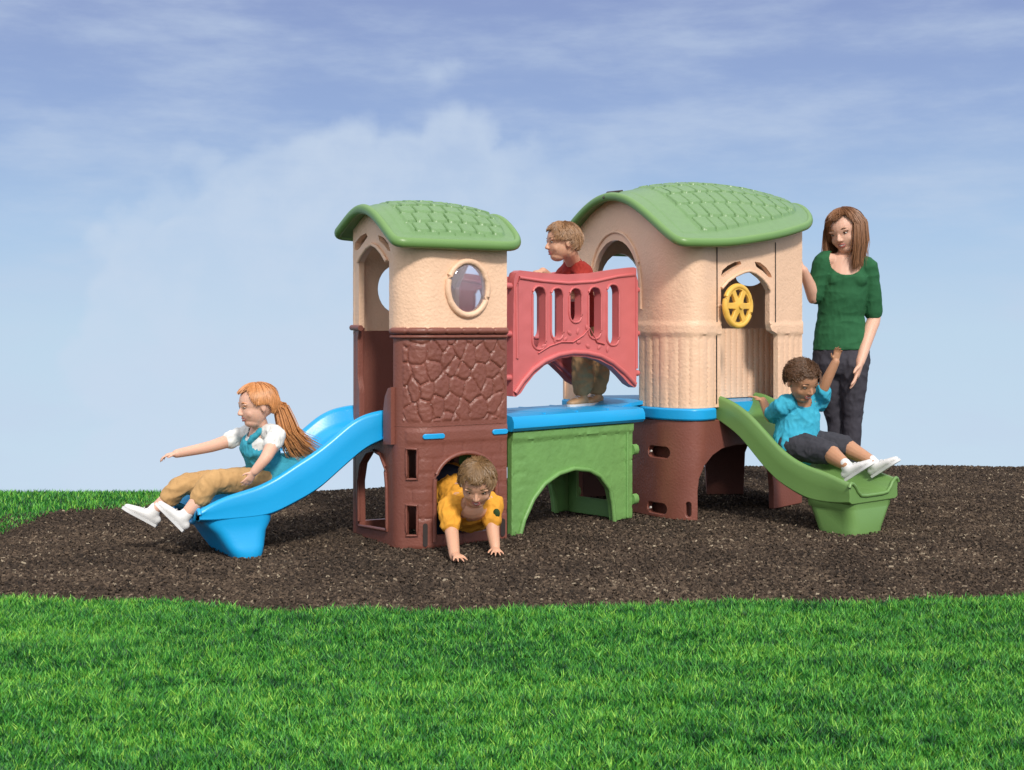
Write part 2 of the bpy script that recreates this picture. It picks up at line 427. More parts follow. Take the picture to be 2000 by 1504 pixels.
# middle stone wall
pts_v = []
for i in range(-1, 8):
    for j in range(-1, 7):
        pts_v.append((sB+0.03+i*0.075+random.uniform(-.030, .030)+(j % 2)*0.034, z1+j*0.082+random.uniform(-.034, .034)))
pv = np.array(pts_v)
def stone(s, z):
    e = min(s-sB-0.045, LF.L-s-0.008, z-0.575, 0.945-z)
    if e < 0: return 0
    wv = (0.006*noise.noise(V((s*25, z*25, 0))), 0.006*noise.noise(V((s*25, z*25, 9))))
    q = (pv-np.array((s+wv[0], z+wv[1])))*np.array((1.0, 0.75)); d = np.sqrt((q**2).sum(1)); i = np.argsort(d)[:2]
    g = sstep(0.0, 0.012, d[i[1]]-d[i[0]])
    hgt = 0.5+0.5*math.sin(i[0]*7.7+pts_v[i[0]][0]*40)
    return sstep(0, 0.006, e)*(-0.004+(0.006+0.003*hgt)*g+0.0022*noise.noise(V((s*55, z*55, i[0]*3.1)))+0.0012*noise.noise(V((s*140, z*140, i[0]))))
zt = 0.985
mid = K(wall('stone_wall', LF, [(sB-0.012, z1+0.0015), (LF.L, z1+0.0015), (LF.L, zt), (sB-0.012, zt)], [], 0.03, BROWN, None, stone, 0.0055, 0.012, 0.0), None, 'brown wall of moulded stones on the left tower')
lip = []
n = 90
for i in range(n+1):
    s = sB-0.018+(LF.L-sB+0.012)*i/n; p = LF.at(s)+LF.nor(s)*0.008; lip.append(V((p.x, p.y, zt+0.0)))
rr = [0.016 if (i % 13) > 1 else 0.0125 for i in range(n+1)]
K(tube('ledge', lip, rr, BROWN, None, False, 12), mid)
lip2 = [p+V((0, 0, -0.026)) for p in lip]
K(tube('ledge', lip2, 0.008, BROWN, None, False, 8), mid)
# left jamb, brown, with ledge
sj = LF.spx(702, 0, sB)
jl = K(wall('door_jamb', LF, [(0.0, z1+0.0015), (sj, z1+0.0015), (sj, 0.70), (sj-0.02, 0.76), (sj-0.02, 0.95), (sj, 1.0), (0, 1.0)], [], 0.03, BROWN, None, None, 0.02), None)
K(tube('ledge', curve_on(LF, [(-0.0, 1.0), (0.03, 1.0), (sj+0.03, 0.998)], 0.006), 0.014, BROWN, None, False, 10), jl)
# guard fin beside the slide, with rounded top
gp = [LF.W(px, py, 0, sB) for px, py in ((757, 868), (757, 800), (760, 775), (766, 758), (771, 756), (773, 770), (773, 868))]
K(wall('slide_guard', LF, gp, [], 0.04, BROWN, None, None, 0.02, bevel=0.006, off=0.022), None)
# upper beige wall: gothic opening on the slide side, porthole in front
zb = 1.0
so_ = [(LF.spx(px, 0, sB), LF.W(px, py, 0, sB)[1]) for px, py in ((701, 512), (708, 498), (718, 484), (728, 477), (738, 482), (748, 494), (757, 510))]
top = ztop(LF, RL, 0, LF.L, 40)
sr = LF.spx(760, 0, sB)
outer = [(0, zb), ]+top+[(LF.L, zt+0.002), (sr, zt+0.002)]+[(sr, so_[-1][1])]+so_[::-1]+[(so_[0][0]-0.0005, zb)]
eyes = []
for pts in (((692, 489), (694, 474), (703, 462), (715, 455), (718, 462), (709, 476), (699, 488)),
            ((739, 459), (749, 464), (758, 475), (763, 490), (758, 490), (750, 479), (741, 470))):
    eyes.append([LF.W(px, py, 0, sB) for px, py in pts])
pc = LF.W(913, 563, sB); pr = 0.118
ph = ell(pc[0], pc[1], 0.098, 0.113)
up = K(wall('tower_wall', LF, outer, eyes+[ph], 0.028, BEIGE, None, lambda s, z: 0.0015*noise.noise(V((s*30, z*30, 1))), 0.02, 0.014, 0.004), None, 'beige upper wall of the left tower with a round bubble window')
K(tube('window_frame', curve_on(LF, ell(pc[0], pc[1], 0.108, 0.124, 40), 0.004), 0.015, BEIGE, None, True, 12), up)
K(tube('door_trim', curve_on(LF, dopen(so_, 0.015), 0.006), 0.009, BEIGE, None, False, 8), up)
# bubble lens: a real dome
def dome(path, cs, cz, a, b, bulge):
    bm = bmesh.new(); rings = []; n = path.nor(cs, 0.03); c = path.at(cs); t = V((-n.y, n.x))
    M_, K_ = 8, 36
    for i in range(M_+1):
        f = i/M_; rad = math.sin(f*PI/2); h_ = bulge*math.cos(f*PI/2)
        ring = []
        for k in range(K_):
            an = 2*PI*k/K_; q = c+t*(a*rad*math.cos(an))+n*(h_-0.008)
            ring.append(bm.verts.new((q.x, q.y, cz+b*rad*math.sin(an))))
        rings.append(ring)
    for x_, y_ in zip(rings, rings[1:]):
        for k in range(K_):
            if len({x_[k], x_[(k+1) % K_]}) == 2: bm.faces.new((x_[k], x_[(k+1) % K_], y_[(k+1) % K_], y_[k]))
    bmesh.ops.remove_doubles(bm, verts=rings[0], dist=1e-6)
    return bm
o = from_bm('window_bubble', dome(LF, pc[0], pc[1], 0.106, 0.121, 0.035), lens, None, 80)
sd_ = o.modifiers.new('solid', 'SOLIDIFY'); sd_.thickness = 0.002; K(o, up)
# back walls of left tower
sD = 0.53
lb1 = wall('back_wall', LB, [(0.52, 0), (LB.L, 0), (LB.L, zt), (0.52, zt)], [arch(0.84, 1.0, 0.28, 0.42, 0.06)], 0.028, BROWN, None, None, 0.04, off=0); K(lb1, None, 'brown rear wall of the left tower')
sc = LB.spx(773, 0.5); 
lb2 = wall('back_wall', LB, [(0.46, zt-0.02)]+ztop(LB, RL, 0.46, LB.L, 20)+[(LB.L, zt-0.02)], [ell(sc, 1.19, 0.10, 0.118)], 0.024, BEIGE, None, None, 0.03, 0.02, off=0.003); K(lb2, None, 'beige rear wall of the left tower with a round hole')
lb3 = wall('side_wall', LB, [(0, 0), (0.035, 0), (0.035, 0.42), (0.10, 0.49), (0.38, 0.49), (0.46, 0.42), (0.46, 0), (0.5195, 0), (0.5195, zt), (0.46, zt), (0.46, 0.56), (0.04, 0.56), (0.04, zt), (0, zt)], [], 0.028, BROWN, None, None, 0.03); K(lb3)
lb4 = wall('door_header', LB, [(0, zt+0.002), (0.04, zt+0.002), (0.06, 1.2), (0.14, 1.31), (0.25, 1.34), (0.36, 1.31), (0.4595, 1.2)]+ztop(LB, RL, 0.4595, 0.0, 16), [], 0.028, BEIGE, None, None, 0.03, 0.02); K(lb4)
def floor(name, pts, z0, z1_, m, label=None, inset=0.03):
    c = sum((V(p) for p in pts), V((0, 0)))/len(pts)
    P = [V(p)+(c-V(p)).normalized()*inset for p in pts]
    return K(loft(name, [[(p.x, p.y, z0) for p in P], [(p.x, p.y, z1_) for p in P]], m, None, 30), None, label)
floor('tower_floor', [A, B, B2, C_, D], 0.51, 0.548, BROWN, 'brown floor of the left tower')

# ---- right tower
P0, P1, P1b, P2, P3, P4, P5, P6 = (0.30, 7.54), (0.80, 6.69), (0.955, 6.60), (1.083, 6.74), (1.44, 7.05), (1.655, 7.30), (1.58, 7.72), (0.75, 7.66)
RFp = Path(round_path([P0, P1, P1b, P2, P3, P4], [0, 0.12, 0.09, 0.06, 0.05, 0])); RBp = Path(round_path([P4, P5, P6, P0], [0, 0.12, 0.15, 0]))
sP1 = RFp.spx(1299, 0); 
s2 = RFp.spx(1399, sP1); s3 = RFp.spx(1514, s2)
zbd0, zbd1 = 0.515, 0.580
# brown base: bridge side arch, slide side arch
hb = []
ob = [(0, 0), (0.16, 0)]
ob += [(0.16, 0.25), (0.22, 0.38), (0.34, 0.44), (0.48, 0.41), (0.58, 0.32), (0.62, 0.2), (0.62, 0)]
sl0 = RFp.spx(1363, sP1)
ob += [(sl0, 0)]+[RFp.W(px, py, sP1) for px, py in ((1363, 960), (1366, 935), (1376, 910), (1392, 890), (1410, 877), (1435, 870), (1460, 868), (1480, 872), (1497, 888), (1507, 915), (1511, 950))]
ob += [(RFp.spx(1512, sP1), 0), (RFp.L, 0), (RFp.L, zbd0), (0, zbd0)]
for x0, x1, y0, y1 in ((1266, 1308, 874, 891), (1264, 1302, 985, 999)):
    a = RFp.W(x0, y1, 0.5, s2); b = RFp.W(x1, y0, 0.5, s2); hb.append(stad(a[0], b[0], a[1], b[1]))
a = RFp.W(1339, 1010, 0.5, s2); b = RFp.W(1350, 981, 0.5, s2); hb.append(stad(a[0], b[0], a[1], b[1]))
rb = K(wall('tower_base', RFp, ob, hb, 0.035, BROWN, None, lambda s, z: 0.002*noise.noise(V((s*9, z*9, 4))), 0.02, 0.014, 0.004), None, 'plain brown base of the right tower with an arch under the slide')
# inner liner behind the leg so its slots read dark, as a double-walled moulding
K(wall('leg_liner', RFp, [(0.68, 0.01), (sl0-0.02, 0.01), (sl0-0.02, 0.5), (0.68, 0.5)], [], 0.01, BROWN, None, None, 0.03, bevel=0, off=-0.07), rb)
for px, py in ((1271, 881), (1270, 991)):
    s, z = RFp.W(px, py, 0.5, s2); p = RFp.at(s)+RFp.nor(s)*-0.006
    q = p+RFp.nor(s)*0.008
    K(tube('bolt', [V((p.x, p.y, z)), V((q.x, q.y, z))], 0.006, BOLT, None), rb)
rbb = K(wall('back_wall', RBp, [(0, 0), (0.30, 0), (0.32, 0.25), (0.38, 0.38), (0.44, 0.42), (0.52, 0.38), (0.57, 0.25), (0.58, 0), (0.80, 0), (0.82, 0.28), (0.95, 0.4), (1.06, 0.4), (1.14, 0.28), (1.16, 0), (RBp.L, 0), (RBp.L, zbd0), (0, zbd0)], [], 0.03, BROWN, None, None, 0.04), None, 'brown rear base of the right tower')
# blue band
band = K(wall('deck_band', RFp, [(0, zbd0+0.001), (RFp.spx(1397, sP1), zbd0+0.001), (RFp.spx(1397, sP1), zbd1), (0, zbd1)], [], 0.05, BLUE, None, None, 0.02, 0.02, 0.014, off=0.012), None, 'blue deck band round the right tower')
K(wall('deck_band', RFp, [(s3, zbd0+0.001), (RFp.L, zbd0+0.001), (RFp.L, zbd1), (s3, zbd1)], [], 0.05, BLUE, None, None, 0.02, 0.02, 0.014, off=0.012), band)
K(wall('deck_band', RBp, [(0, zbd0+0.001), (RBp.L, zbd0+0.001), (RBp.L, zbd1), (0, zbd1)], [], 0.05, BLUE, None, None, 0.03, 0.03, 0.014, off=0.012), band)
floor('tower_floor', [P0, P1, P1b, P2, P3, P4, P5, P6], 0.53, 0.60, BLUE, 'blue floor of the right tower', 0.045)
# beige wall
def planks(s, z):
    d = 0.0012*noise.noise(V((s*30, z*30, 6)))
    if z < 0.965:
        k = s/0.062; f = k-math.floor(k); j = (math.sin(math.floor(k)*3.7)+1)*0.5
        d += -0.006*(1-sstep(0.0, 0.16, min(f, 1-f)))*sstep(0.955, 0.94, z) - 0.003*j + 0.0012*noise.noise(V((s*120, z*6, 2)))
    if 0.965 <= z < 1.03: d += 0.006
    if 1.008 < z < 1.016: d -= 0.004
    return d
def rplank(s, z):
    d = planks(s, z)
    for q in (s2+0.004, s3): 
        pass
    return d
da, db = RFp.spx(1157, 0, sP1), RFp.spx(1246, 0, sP1)
dz_s = 1.24
door1 = arch(da, db, dz_s, 1.485, zbd1, 18)
outer = [(0, zbd1+0.001), (da-0.0005, zbd1+0.001)]+[(p[0], max(p[1], zbd1+0.001)) for p in door1]+[(db+0.0005, zbd1+0.001)]
sa, sb_ = RFp.spx(1408, s2-0.05), RFp.spx(1503, s2)
gz = [RFp.W(px, py, s2-0.02, s3+0.02) for px, py in ((1408, 563), (1420, 549), (1436, 538), (1452, 531), (1462, 529), (1474, 533), (1487, 543), (1497, 555), (1503, 567))]
sbl = RFp.spx(1520, s2)
outer += [(sa, zbd1+0.001)]+gz+[(sb_, 1.02), (sb_+0.012, 0.985), (sbl, 0.96), (sbl, zbd1+0.001), (RFp.L, zbd1+0.001)]
outer += ztop(RFp, RR, RFp.L, 0, 60, -0.014)
ey = []
for pts in (((1408, 540), (1411, 528), (1421, 519), (1435, 512), (1446, 510), (1448, 516), (1438, 522), (1424, 531), (1413, 541)),
            ((1474, 511), (1485, 513), (1496, 522), (1505, 534), (1508, 542), (1501, 541), (1490, 530), (1477, 521))):
    ey.append([RFp.W(px, py, s2-0.03, s3+0.02) for px, py in pts])
rw = K(wall('tower_wall', RFp, outer, ey, 0.03, BEIGE, None, rplank, 0.0125, 0.012, 0.0, smooth=35), None, 'beige wall of the right tower, plank-patterned below')
K(tube('door_trim', curve_on(RFp, dopen(arch(da-0.028, db+0.03, dz_s-0.02, 1.53, 1.10, 22), 0.02), 0.003), 0.008, BEIGE, None, False, 8), rw)
K(tube('door_trim', curve_on(RFp, dopen(gz, 0.015), 0.006), 0.009, BEIGE, None, False, 8), rw)
for q in (s2+0.004, s3):
    K(tube('wall_seam', curve_on(RFp, [(q, 0.60 if q < s3-0.1 else 0.97), (q, 1.0)], -0.001), 0.0035, DARK, None, False, 6), rw)
    K(tube('wall_seam', curve_on(RFp, [(q, 1.03), (q, 1.47)], 0.0015), 0.0035, DARK, None, False, 6), rw)
rbt = ztop(RBp, RR, RBp.L, 0, 40, -0.014)
# rear openings: doorway in line with the bridge, small arched light above the planks
e0, e1 = RBp.spx(1168, 0.9), RBp.spx(1252, 0.9); 
eo = sorted((e0, e1)); wx = RBp.spx(1462, 0.3, 1.1)
ow = [(0, zbd1+0.001), (eo[0], zbd1+0.001)]+arch(eo[0]+0.001, eo[1]-0.001, 1.24, 1.44, zbd1+0.001, 14)+[(eo[1], zbd1+0.001), (RBp.L, zbd1+0.001)]+rbt
K(wall('back_wall', RBp, ow, [ell(wx, 1.305, 0.085, 0.055)], 0.03, BEIGE, None, lambda s, z: 0, 0.03, 0.015, 0.004), None, 'beige rear wall of the right tower')
# rear wall's planks, brought forward into the tower so more light reaches them
IP = Path([(1.06, 7.10), (1.62, 7.50)])
def ipl(s_, z):
    k = s_/0.045; f = k-math.floor(k); return -0.008*(1-sstep(0, 0.2, min(f, 1-f)))
K(wall('inner_planks', IP, [(0, 0.605), (IP.L, 0.605), (IP.L, 0.995), (0, 0.995)], [], 0.02, BEIGE, None, ipl, 0.009, 0.01, 0.0), None, 'ribbed rear planks brought forward behind the slide doorway to catch light')
# steering wheel in the slide doorway
wc = V((0, 0, 0)); sw = RFp.spx(1428, s2); wp = RFp.at(sw); wn = RFp.nor(sw); wt = V((-wn.y, wn.x)); wz = EYE-(598-HOR)*wp.y/F
wc = V((wp.x+wn.x*0.045, wp.y+wn.y*0.045, wz)); N3 = V((wn.x, wn.y, 0)); T3 = V((wt.x, wt.y, 0))
def on_wheel(a, r, d=0): return wc+T3*math.cos(a)*r+V((0, 0, math.sin(a)*r))+N3*d
hs = []
for k in range(6):
    a = 2*PI*k/6+PI/6; hs.append([(math.cos(a+da_)*r, math.sin(a+da_)*r) for r, da_ in ((0.036, 0), (0.062, -0.27), (0.086, -0.33), (0.088, 0), (0.086, 0.33), (0.062, 0.27))])
ov, tr = fill2d(ell(0, 0, 0.105, 0.105, 40), hs, 0.014, 0.012)
wh = slab('steering_wheel', ov, tr, lambda v: wc+T3*v.x+V((0, 0, v.y))+N3*(0.010+0.012*max(0, 1-hyp(v.x, v.y)/0.05)), lambda v: wc+T3*v.x+V((0, 0, v.y))-N3*0.008, YEL, None, 0.003, 60)
K(wh, None, 'yellow toy steering wheel in the slide doorway')
K(tube('wheel_rim', [on_wheel(2*PI*k/40, 0.105) for k in range(40)], 0.0155, YEL, None, True, 12), wh)
K(tube('wheel_axle', [wc-N3*0.05, wc], 0.016, YEL, None), wh)
K(tube('wheel_hub', [wc, wc+N3*0.026], [0.022, 0.014], YEL, None, False, 16), wh)
_c = RFp.at(s2)-RFp.nor(s2)*0.01
K(tube('wheel_bracket', [V((_c.x, _c.y, wz)), wc-N3*0.055], 0.012, BEIGE, None), wh)

# ---- bridge
Q0, Q1 = V((0.0, 6.115)), V((0.655, 6.735)); bd = (Q1-Q0).normalized(); bn = V((bd.y, -bd.x))
BP = Path([Q0, Q1]); SPAN = BP.L; DEP = 0.42
def bridge_panel(offset, back=False):
    P_ = Path([Q0-bn*offset, Q1-bn*offset]); BPx = BP
    ins = [BPx.W(px, py) for px, py in ((1014, 1048), (1022, 1016), (1040, 975), (1062, 945), (1090, 925), (1120, 915), (1150, 918), (1172, 930), (1190, 955), (1196, 985), (1199, 1010))]
    ins = [(s, z if 0 < i < len(ins)-1 else 0.0) for i, (s, z) in enumerate(ins)]
    outp = [(0, 0)]+ins+[(SPAN-0.03, 0), (SPAN-0.03, 0.50), (0, 0.50)]
    def dsp(s, z):
        d = 0.0022*noise.noise(V((s*40, z*40, 2)))
        if z > 0.455: return d+0.010
        q = min(s-0.0, SPAN-0.03-s)
        r = z/0.06; fr = r-math.floor(r)
        if q < 0.09: d -= 0.004*(1-sstep(0, 0.1, min(fr, 1-fr)))
        return d
    o = K(wall('bridge_arch', P_, outp, [], 0.035, LEAFG, None, dsp, 0.0125, 0.012, 0.004), None, 'light green arched side panel of the bridge')
    cur = ins[:]
    K(tube('arch_trim', curve_on(P_, dopen(cur, 0.015), 0.004), 0.012, LEAFG, None, False, 8), o)
    K(tube('arch_post', [V(tuple(P_.at(SPAN-0.075)+bn*0.002)+(0.01,)), V(tuple(P_.at(SPAN-0.075)+bn*0.002)+(0.455,))], 0.008, LEAFG, None), o)
    for z in (0.10, 0.36): 
        p = P_.at(SPAN-0.035); q = P_.at(SPAN+0.0)
        K(tube('hinge', [V((p.x, p.y, z)), V((q.x, q.y, z))], 0.02, LEAFG, None, False, 8, 1.4), o)
    return o
bridge_panel(0.0); bridge_panel(DEP, True)
# inner end wall of the tunnel next to the right tower
EW = Path([Q1-bd*0.10-bn*DEP, Q1-bd*0.10]); 
K(wall('bridge_end_wall', EW, [(0.02, 0), (EW.L-0.04, 0), (EW.L-0.04, 0.49), (0.02, 0.49)], [arch(0.08, EW.L-0.1, 0.26, 0.38, 0.09)], 0.02, LEAFG, None, None, 0.03), None, 'green end wall inside the bridge tunnel')
# blue deck: rounded slab in three panels
ds = []
for s in np.linspace(-0.02, SPAN+0.03, 12):
    c = Q0+bd*float(s); sec = []
    for o_, z in ((0.02, 0.505), (0.034, 0.52), (0.034, 0.55), (0.02, 0.575), (-0.02, 0.583), (-DEP+0.02, 0.583), (-DEP-0.02, 0.575), (-DEP-0.034, 0.55), (-DEP-0.034, 0.52), (-DEP-0.02, 0.505)):
        p = c+bn*o_; sec.append((p.x, p.y, z))
    ds.append(sec)
dk = K(loft('bridge_deck', ds, BLUE, None, 40), None, 'blue walking deck of the bridge')
for s in (0.22, 0.45, 0.68):
    a = Q0+bd*s+bn*0.0; b = Q0+bd*s-bn*DEP
    K(tube('tread', [V((a.x, a.y, 0.581)), V((b.x, b.y, 0.581))], 0.008, BLUE, None, False, 8, 0.5), dk)
# ramp step up into the tower at the back
a = Q1+bd*0.05-bn*(DEP*0.5); 
st = []
for e, z in ((-0.05, 0.585), (0.02, 0.60), (0.16, 0.612)):
    c1_ = Q1+bd*e+bn*0.0-bn*0.06; c2_ = Q1+bd*e-bn*(DEP+0.02); st.append([(c1_.x, c1_.y, z-0.02), (c1_.x, c1_.y, z), (c2_.x, c2_.y, z), (c2_.x, c2_.y, z-0.02)])
K(loft('deck_step', st, BLUE, None, 30), None)
# red rail
def railing(offset, label):
    P_ = Path([Q0-bn*offset, Q1-bn*offset])
    o_ = [BP.W(px, py) for px, py in ((1002, 774), (1002, 660), (1004, 545), (1008, 533), (1016, 528), (1060, 533), (1110, 536), (1160, 533), (1205, 526), (1238, 522), (1246, 524), (1249, 535), (1249, 754), (1240, 757), (1228, 750), (1215, 735), (1196, 716), (1170, 703), (1145, 697), (1118, 696), (1090, 701), (1063, 714), (1042, 733), (1027, 752), (1017, 768), (1008, 775))]
    sl = []
    for x0, x1, y0, y1 in ((1041, 1065, 559, 683), (1077, 1099, 562, 664), (1113, 1135, 562, 630), (1150, 1173, 560, 662), (1186, 1208, 555, 675)):
        a = BP.W(x0, y1); b = BP.W(x1, y0); sl.append(stad(a[0], b[0], a[1], b[1]))
    o = K(wall('railing', P_, o_, sl, 0.045, RED, None, lambda s, z: 0.002*noise.noise(V((s*20, z*20, 5))), 0.014, 0.012, 0.006), None, label)
    for q in sl: K(tube('slot_rim', curve_on(P_, dens([(x+(0.004 if x > sum(t[0] for t in q)/len(q) else -0.004), y) for x, y in q], 0.015), 0.001), 0.006, RED, None, True, 8), o)
    rim = [BP.W(px, py) for px, py in ((1005, 768), (1020, 745), (1040, 722), (1063, 705), (1090, 693), (1118, 688), (1145, 689), (1172, 695), (1196, 708), (1220, 728), (1240, 750))]
    K(tube('rail_arch', curve_on(P_, dopen(rim, 0.02), 0.002), 0.013, RED, None, False, 8), o)
    tr_ = [BP.W(px, py) for px, py in ((1010, 700), (1009, 560), (1014, 542), (1060, 549), (1110, 553), (1160, 550), (1205, 540), (1240, 536), (1243, 550), (1243, 720))]
    K(tube('rail_border', curve_on(P_, tr_, 0.001), 0.008, RED, None, False, 8), o)
    return o
rl = railing(0.0, 'front red slotted railing of the bridge'); railing(DEP, 'rear red slotted railing of the bridge')
# moulded vine with leaves on the front railing
bm = bmesh.new()
vine = [BP.W(px, py) for px, py in ((1050, 690), (1072, 676), (1095, 668), (1118, 668), (1138, 655), (1150, 640), (1165, 668), (1180, 672))]
vp = curve_on(BP, vine, 0.004); tube('', vp, 0.004, None, None, False, 6, add=bm)
for i, (px, py) in enumerate(((1062, 676), (1083, 664), (1104, 662), (1112, 650), (1128, 647), (1130, 668), (1146, 640), (1170, 678), (1148, 676), (1186, 682))):
    s, z = BP.W(px, py); c, = curve_on(BP, [(s, z)], 0.003); an = i*1.9
    t3 = V((bd.x, bd.y, 0)); n3 = V((bn.x, bn.y, 0)); ax_ = t3*math.cos(an)+V((0, 0, math.sin(an))); sx = n3.cross(ax_)
    ring = [c+ax_*0.017*math.cos(t)+sx*0.010*math.sin(t) for t in [2*PI*k/8 for k in range(8)]]
    vs = [bm.verts.new(p) for p in ring]; tp = bm.verts.new(c+n3*0.007)
    for k in range(8): bm.faces.new((vs[k], vs[(k+1) % 8], tp))
K(from_bm('vine_relief', bm, RED, None, 60), rl)
# red hinge lugs between rails and towers
for base, sg in ((Q0, -1), (Q1, 1)):
    for z in (0.76, 0.97, 1.2):
        for of in (0.0, DEP):
            p = base+bd*sg*-0.01-bn*(of+0.02); q = base+bd*sg*0.035-bn*(of+0.02)
            K(tube('hinge_lug', [V((p.x, p.y, z)), V((q.x, q.y, z))], 0.016, RED, None, False, 8), rl)

# ---- slides
def slide(name, label, m, S, d, n, width, xs, rim, low, foot, flare, floor_d=0.105):
    """S start of near rim, d along, n across away from the near rim"""
    S, d, n = V(S), V(d).normalized(), V(n).normalized(); rings = []
    Ls = np.linspace(xs[0], xs[-1], 44)
    for l in Ls:
        l = float(l); zr = interp(xs, rim, l); zl = interp(xs, low, l); e = sstep(xs[-1]-0.16, xs[-1], l)*flare
        fd = floor_d*(1-0.35*sstep(xs[-1]-0.2, xs[-1], l)); b = 0.02
        hw = width/2; sec = []
        prof = [(-hw-e+0.018, zl), (-hw-e-0.002, zl+0.012), (-hw-e+0.0, (zr+zl)/2), (-hw-e-0.004, zr-0.02), (-hw-e+0.002, zr-0.006), (-hw-e+0.012, zr), (-hw-e+0.024, zr-0.004), (-hw+0.034, zr-0.02),
                (-hw+0.048, zr-fd*0.6), (-hw+0.075, zr-fd*0.93), (-hw+0.12, zr-fd)]
        prof = prof+[(-x, z) for x, z in prof[::-1]]
        # underside
        prof += [(hw*0.5, zl+0.0), (-hw*0.5, zl+0.0)]
        for x, z in prof:
            p = S+d*l+n*(x+width/2); sec.append((p.x, p.y, min(z, 9)))
        rings.append(sec)
    # smooth rings along length
    A_ = np.array(rings)
    for _ in range(3): A_[1:-1] = (A_[:-2]+A_[1:-1]*2+A_[2:])/4
    o = K(loft(name, [[tuple(p) for p in r] for r in A_], m, None, 50, bevel=0.003), None, label)
    # outlet lip: rolled edge following the end section
    end = A_[-1]; lipp = [V(tuple(end[i])) for i in range(3, 19)]
    K(tube('slide_lip', lipp, 0.009, m, None, False, 10, nrm=lambda i: V((d.x, d.y, 0))), o)
    fr = []
    for z, l0, l1, n0, n1 in foot:
        rr_ = round_path([(l0, n0), (l1, n0), (l1, n1), (l0, n1)], 0.06, True, 5)[:-1]
        fr.append([tuple(S+d*p.x+n*p.y)+(z,) for p in rr_])
    K(loft('slide_foot', fr, m, None, 50), o)
    return o
# left, blue
xs = [-0.06, 0.0, 0.093, 0.163, 0.24, 0.302, 0.36, 0.4375, 0.5, 0.544, 0.6, 0.667, 0.762, 0.82, 0.87]
rimz = [0.62, 0.622, 0.605, 0.575, 0.515, 0.468, 0.432, 0.39, 0.352, 0.33, 0.306, 0.29, 0.268, 0.245, 0.222]
lowz = [0.49, 0.48, 0.446, 0.395, 0.335, 0.285, 0.25, 0.215, 0.188, 0.172, 0.165, 0.163, 0.163, 0.165, 0.17]
slL = slide('slide', 'blue slide leaving the left tower', BLUE, (-0.585, 5.9), -U, VV, 0.43, xs, rimz, lowz,
      [(0.19, 0.53, 0.835, 0.0, 0.43), (0.15, 0.535, 0.83, 0.0, 0.43), (0.11, 0.555, 0.79, 0.0, 0.418), (0.05, 0.570, 0.750, -0.02, 0.41), (0.015, 0.58, 0.725, -0.03, 0.40), (-0.01, 0.59, 0.71, -0.025, 0.385)], 0.015)
K(tube('slide_hook', [at(772, 858, 5.9), at(752, 848, 5.88)], 0.03, BLUE, None, False, 10, 0.8), slL)
# right, green
xs = [-0.05, 0.005, 0.092, 0.15, 0.208, 0.301, 0.389, 0.4786, 0.566, 0.64, 0.694, 0.753, 0.80, 0.83]
rimz = [0.645, 0.642, 0.6126, 0.585, 0.549, 0.476, 0.400, 0.348, 0.318, 0.303, 0.291, 0.275, 0.262, 0.256]
lowz = [0.52, 0.50, 0.456, 0.42, 0.367, 0.282, 0.218, 0.180, 0.15, 0.142, 0.142, 0.145, 0.15, 0.155]
slR = slide('slide', 'green slide leaving the right tower', GREEN, (1.09, 6.75), (0.64, -0.77), (0.77, 0.64), 0.37, xs, rimz, lowz,
      [(0.17, 0.545, 0.825, 0.0, 0.37), (0.125, 0.55, 0.82, 0.004, 0.366), (0.12, 0.56, 0.822, 0.010, 0.355), (0.03, 0.60, 0.835, 0.01, 0.275), (-0.01, 0.615, 0.835, 0.015, 0.26)], 0.012)

# ================================================================== GROUND
def crest(x): return 7.68+1.45*sstep(-1.6, 1.6, x)
def gz_(x, y):
    b = 0.012*noise.noise(V((x*0.9, y*0.9, 0)))
    d = y-crest(x)
    if d > 0: b -= 0.5*d*d if d < 0.4 else 0.08+0.4*(d-0.4)
    return b
def front_edge(x): return 4.53-0.05*math.cos(x*1.3)+0.05*math.sin(x*3.1)+0.03*math.sin(x*9)+0.10*max(0, x)**1.2-0.05*min(0, x)
def back_edge(x): return 20 if x > -1.15 else interp([-4.5, -3.2, -2.3, -1.7, -1.15], [5.4, 6.4, 7.15, 7.55, 9.5], x)
def in_bed(x, y): return front_edge(x) < y < back_edge(x) and abs(x) < 4.6
def grid_obj(name, xs_, ys_, zf, m, keepf=None):
    vs = []; 
    for y in ys_:
        for x in xs_: vs.append((x, y, zf(x, y)))
    nx_ = len(xs_); fs = []
    for j in range(len(ys_)-1):
        for i in range(nx_-1):
            if keepf and not keepf((xs_[i]+xs_[i+1])/2, (ys_[j]+ys_[j+1])/2): continue
            a_ = j*nx_+i; fs.append((a_, a_+1, a_+1+nx_, a_+nx_))
    me = bpy.data.meshes.new(name); me.from_pydata(vs, [], fs)
    bm = bmesh.new(); bm.from_mesh(me); bmesh.ops.delete(bm, geom=[v for v in bm.verts if not v.link_faces], context='VERTS'); bm.to_mesh(me); bm.free()
    o = new_obj(name, me, m, None, 180); o['kind'] = 'structure'; return o
xs_ = sorted(set(list(np.round(np.linspace(-5, 5, 101), 4))+list(np.round(np.concatenate([-5-np.geomspace(0.5, 60, 20), 5+np.geomspace(0.5, 60, 20)]), 3))))
ys_ = sorted(set(list(np.round(np.linspace(0, 11, 111), 4))+list(np.round(np.concatenate([-np.geomspace(0.3, 30, 14), 11+np.geomspace(0.3, 70, 20)]), 3))))
SOIL = mat('lawn_soil', (0.016, 0.04, 0.012), 0.95, 0.3, 8, 0.6, 40)
lawn = grid_obj('lawn', xs_, ys_, lambda x, y: gz_(x, y)-0.014, SOIL)
MULCHB = mat('mulch_bed', (0.045, 0.026, 0.017), 0.95, 0.45, 60, 1.0, 90, bdist=0.01, col2=(0.11, 0.065, 0.04))
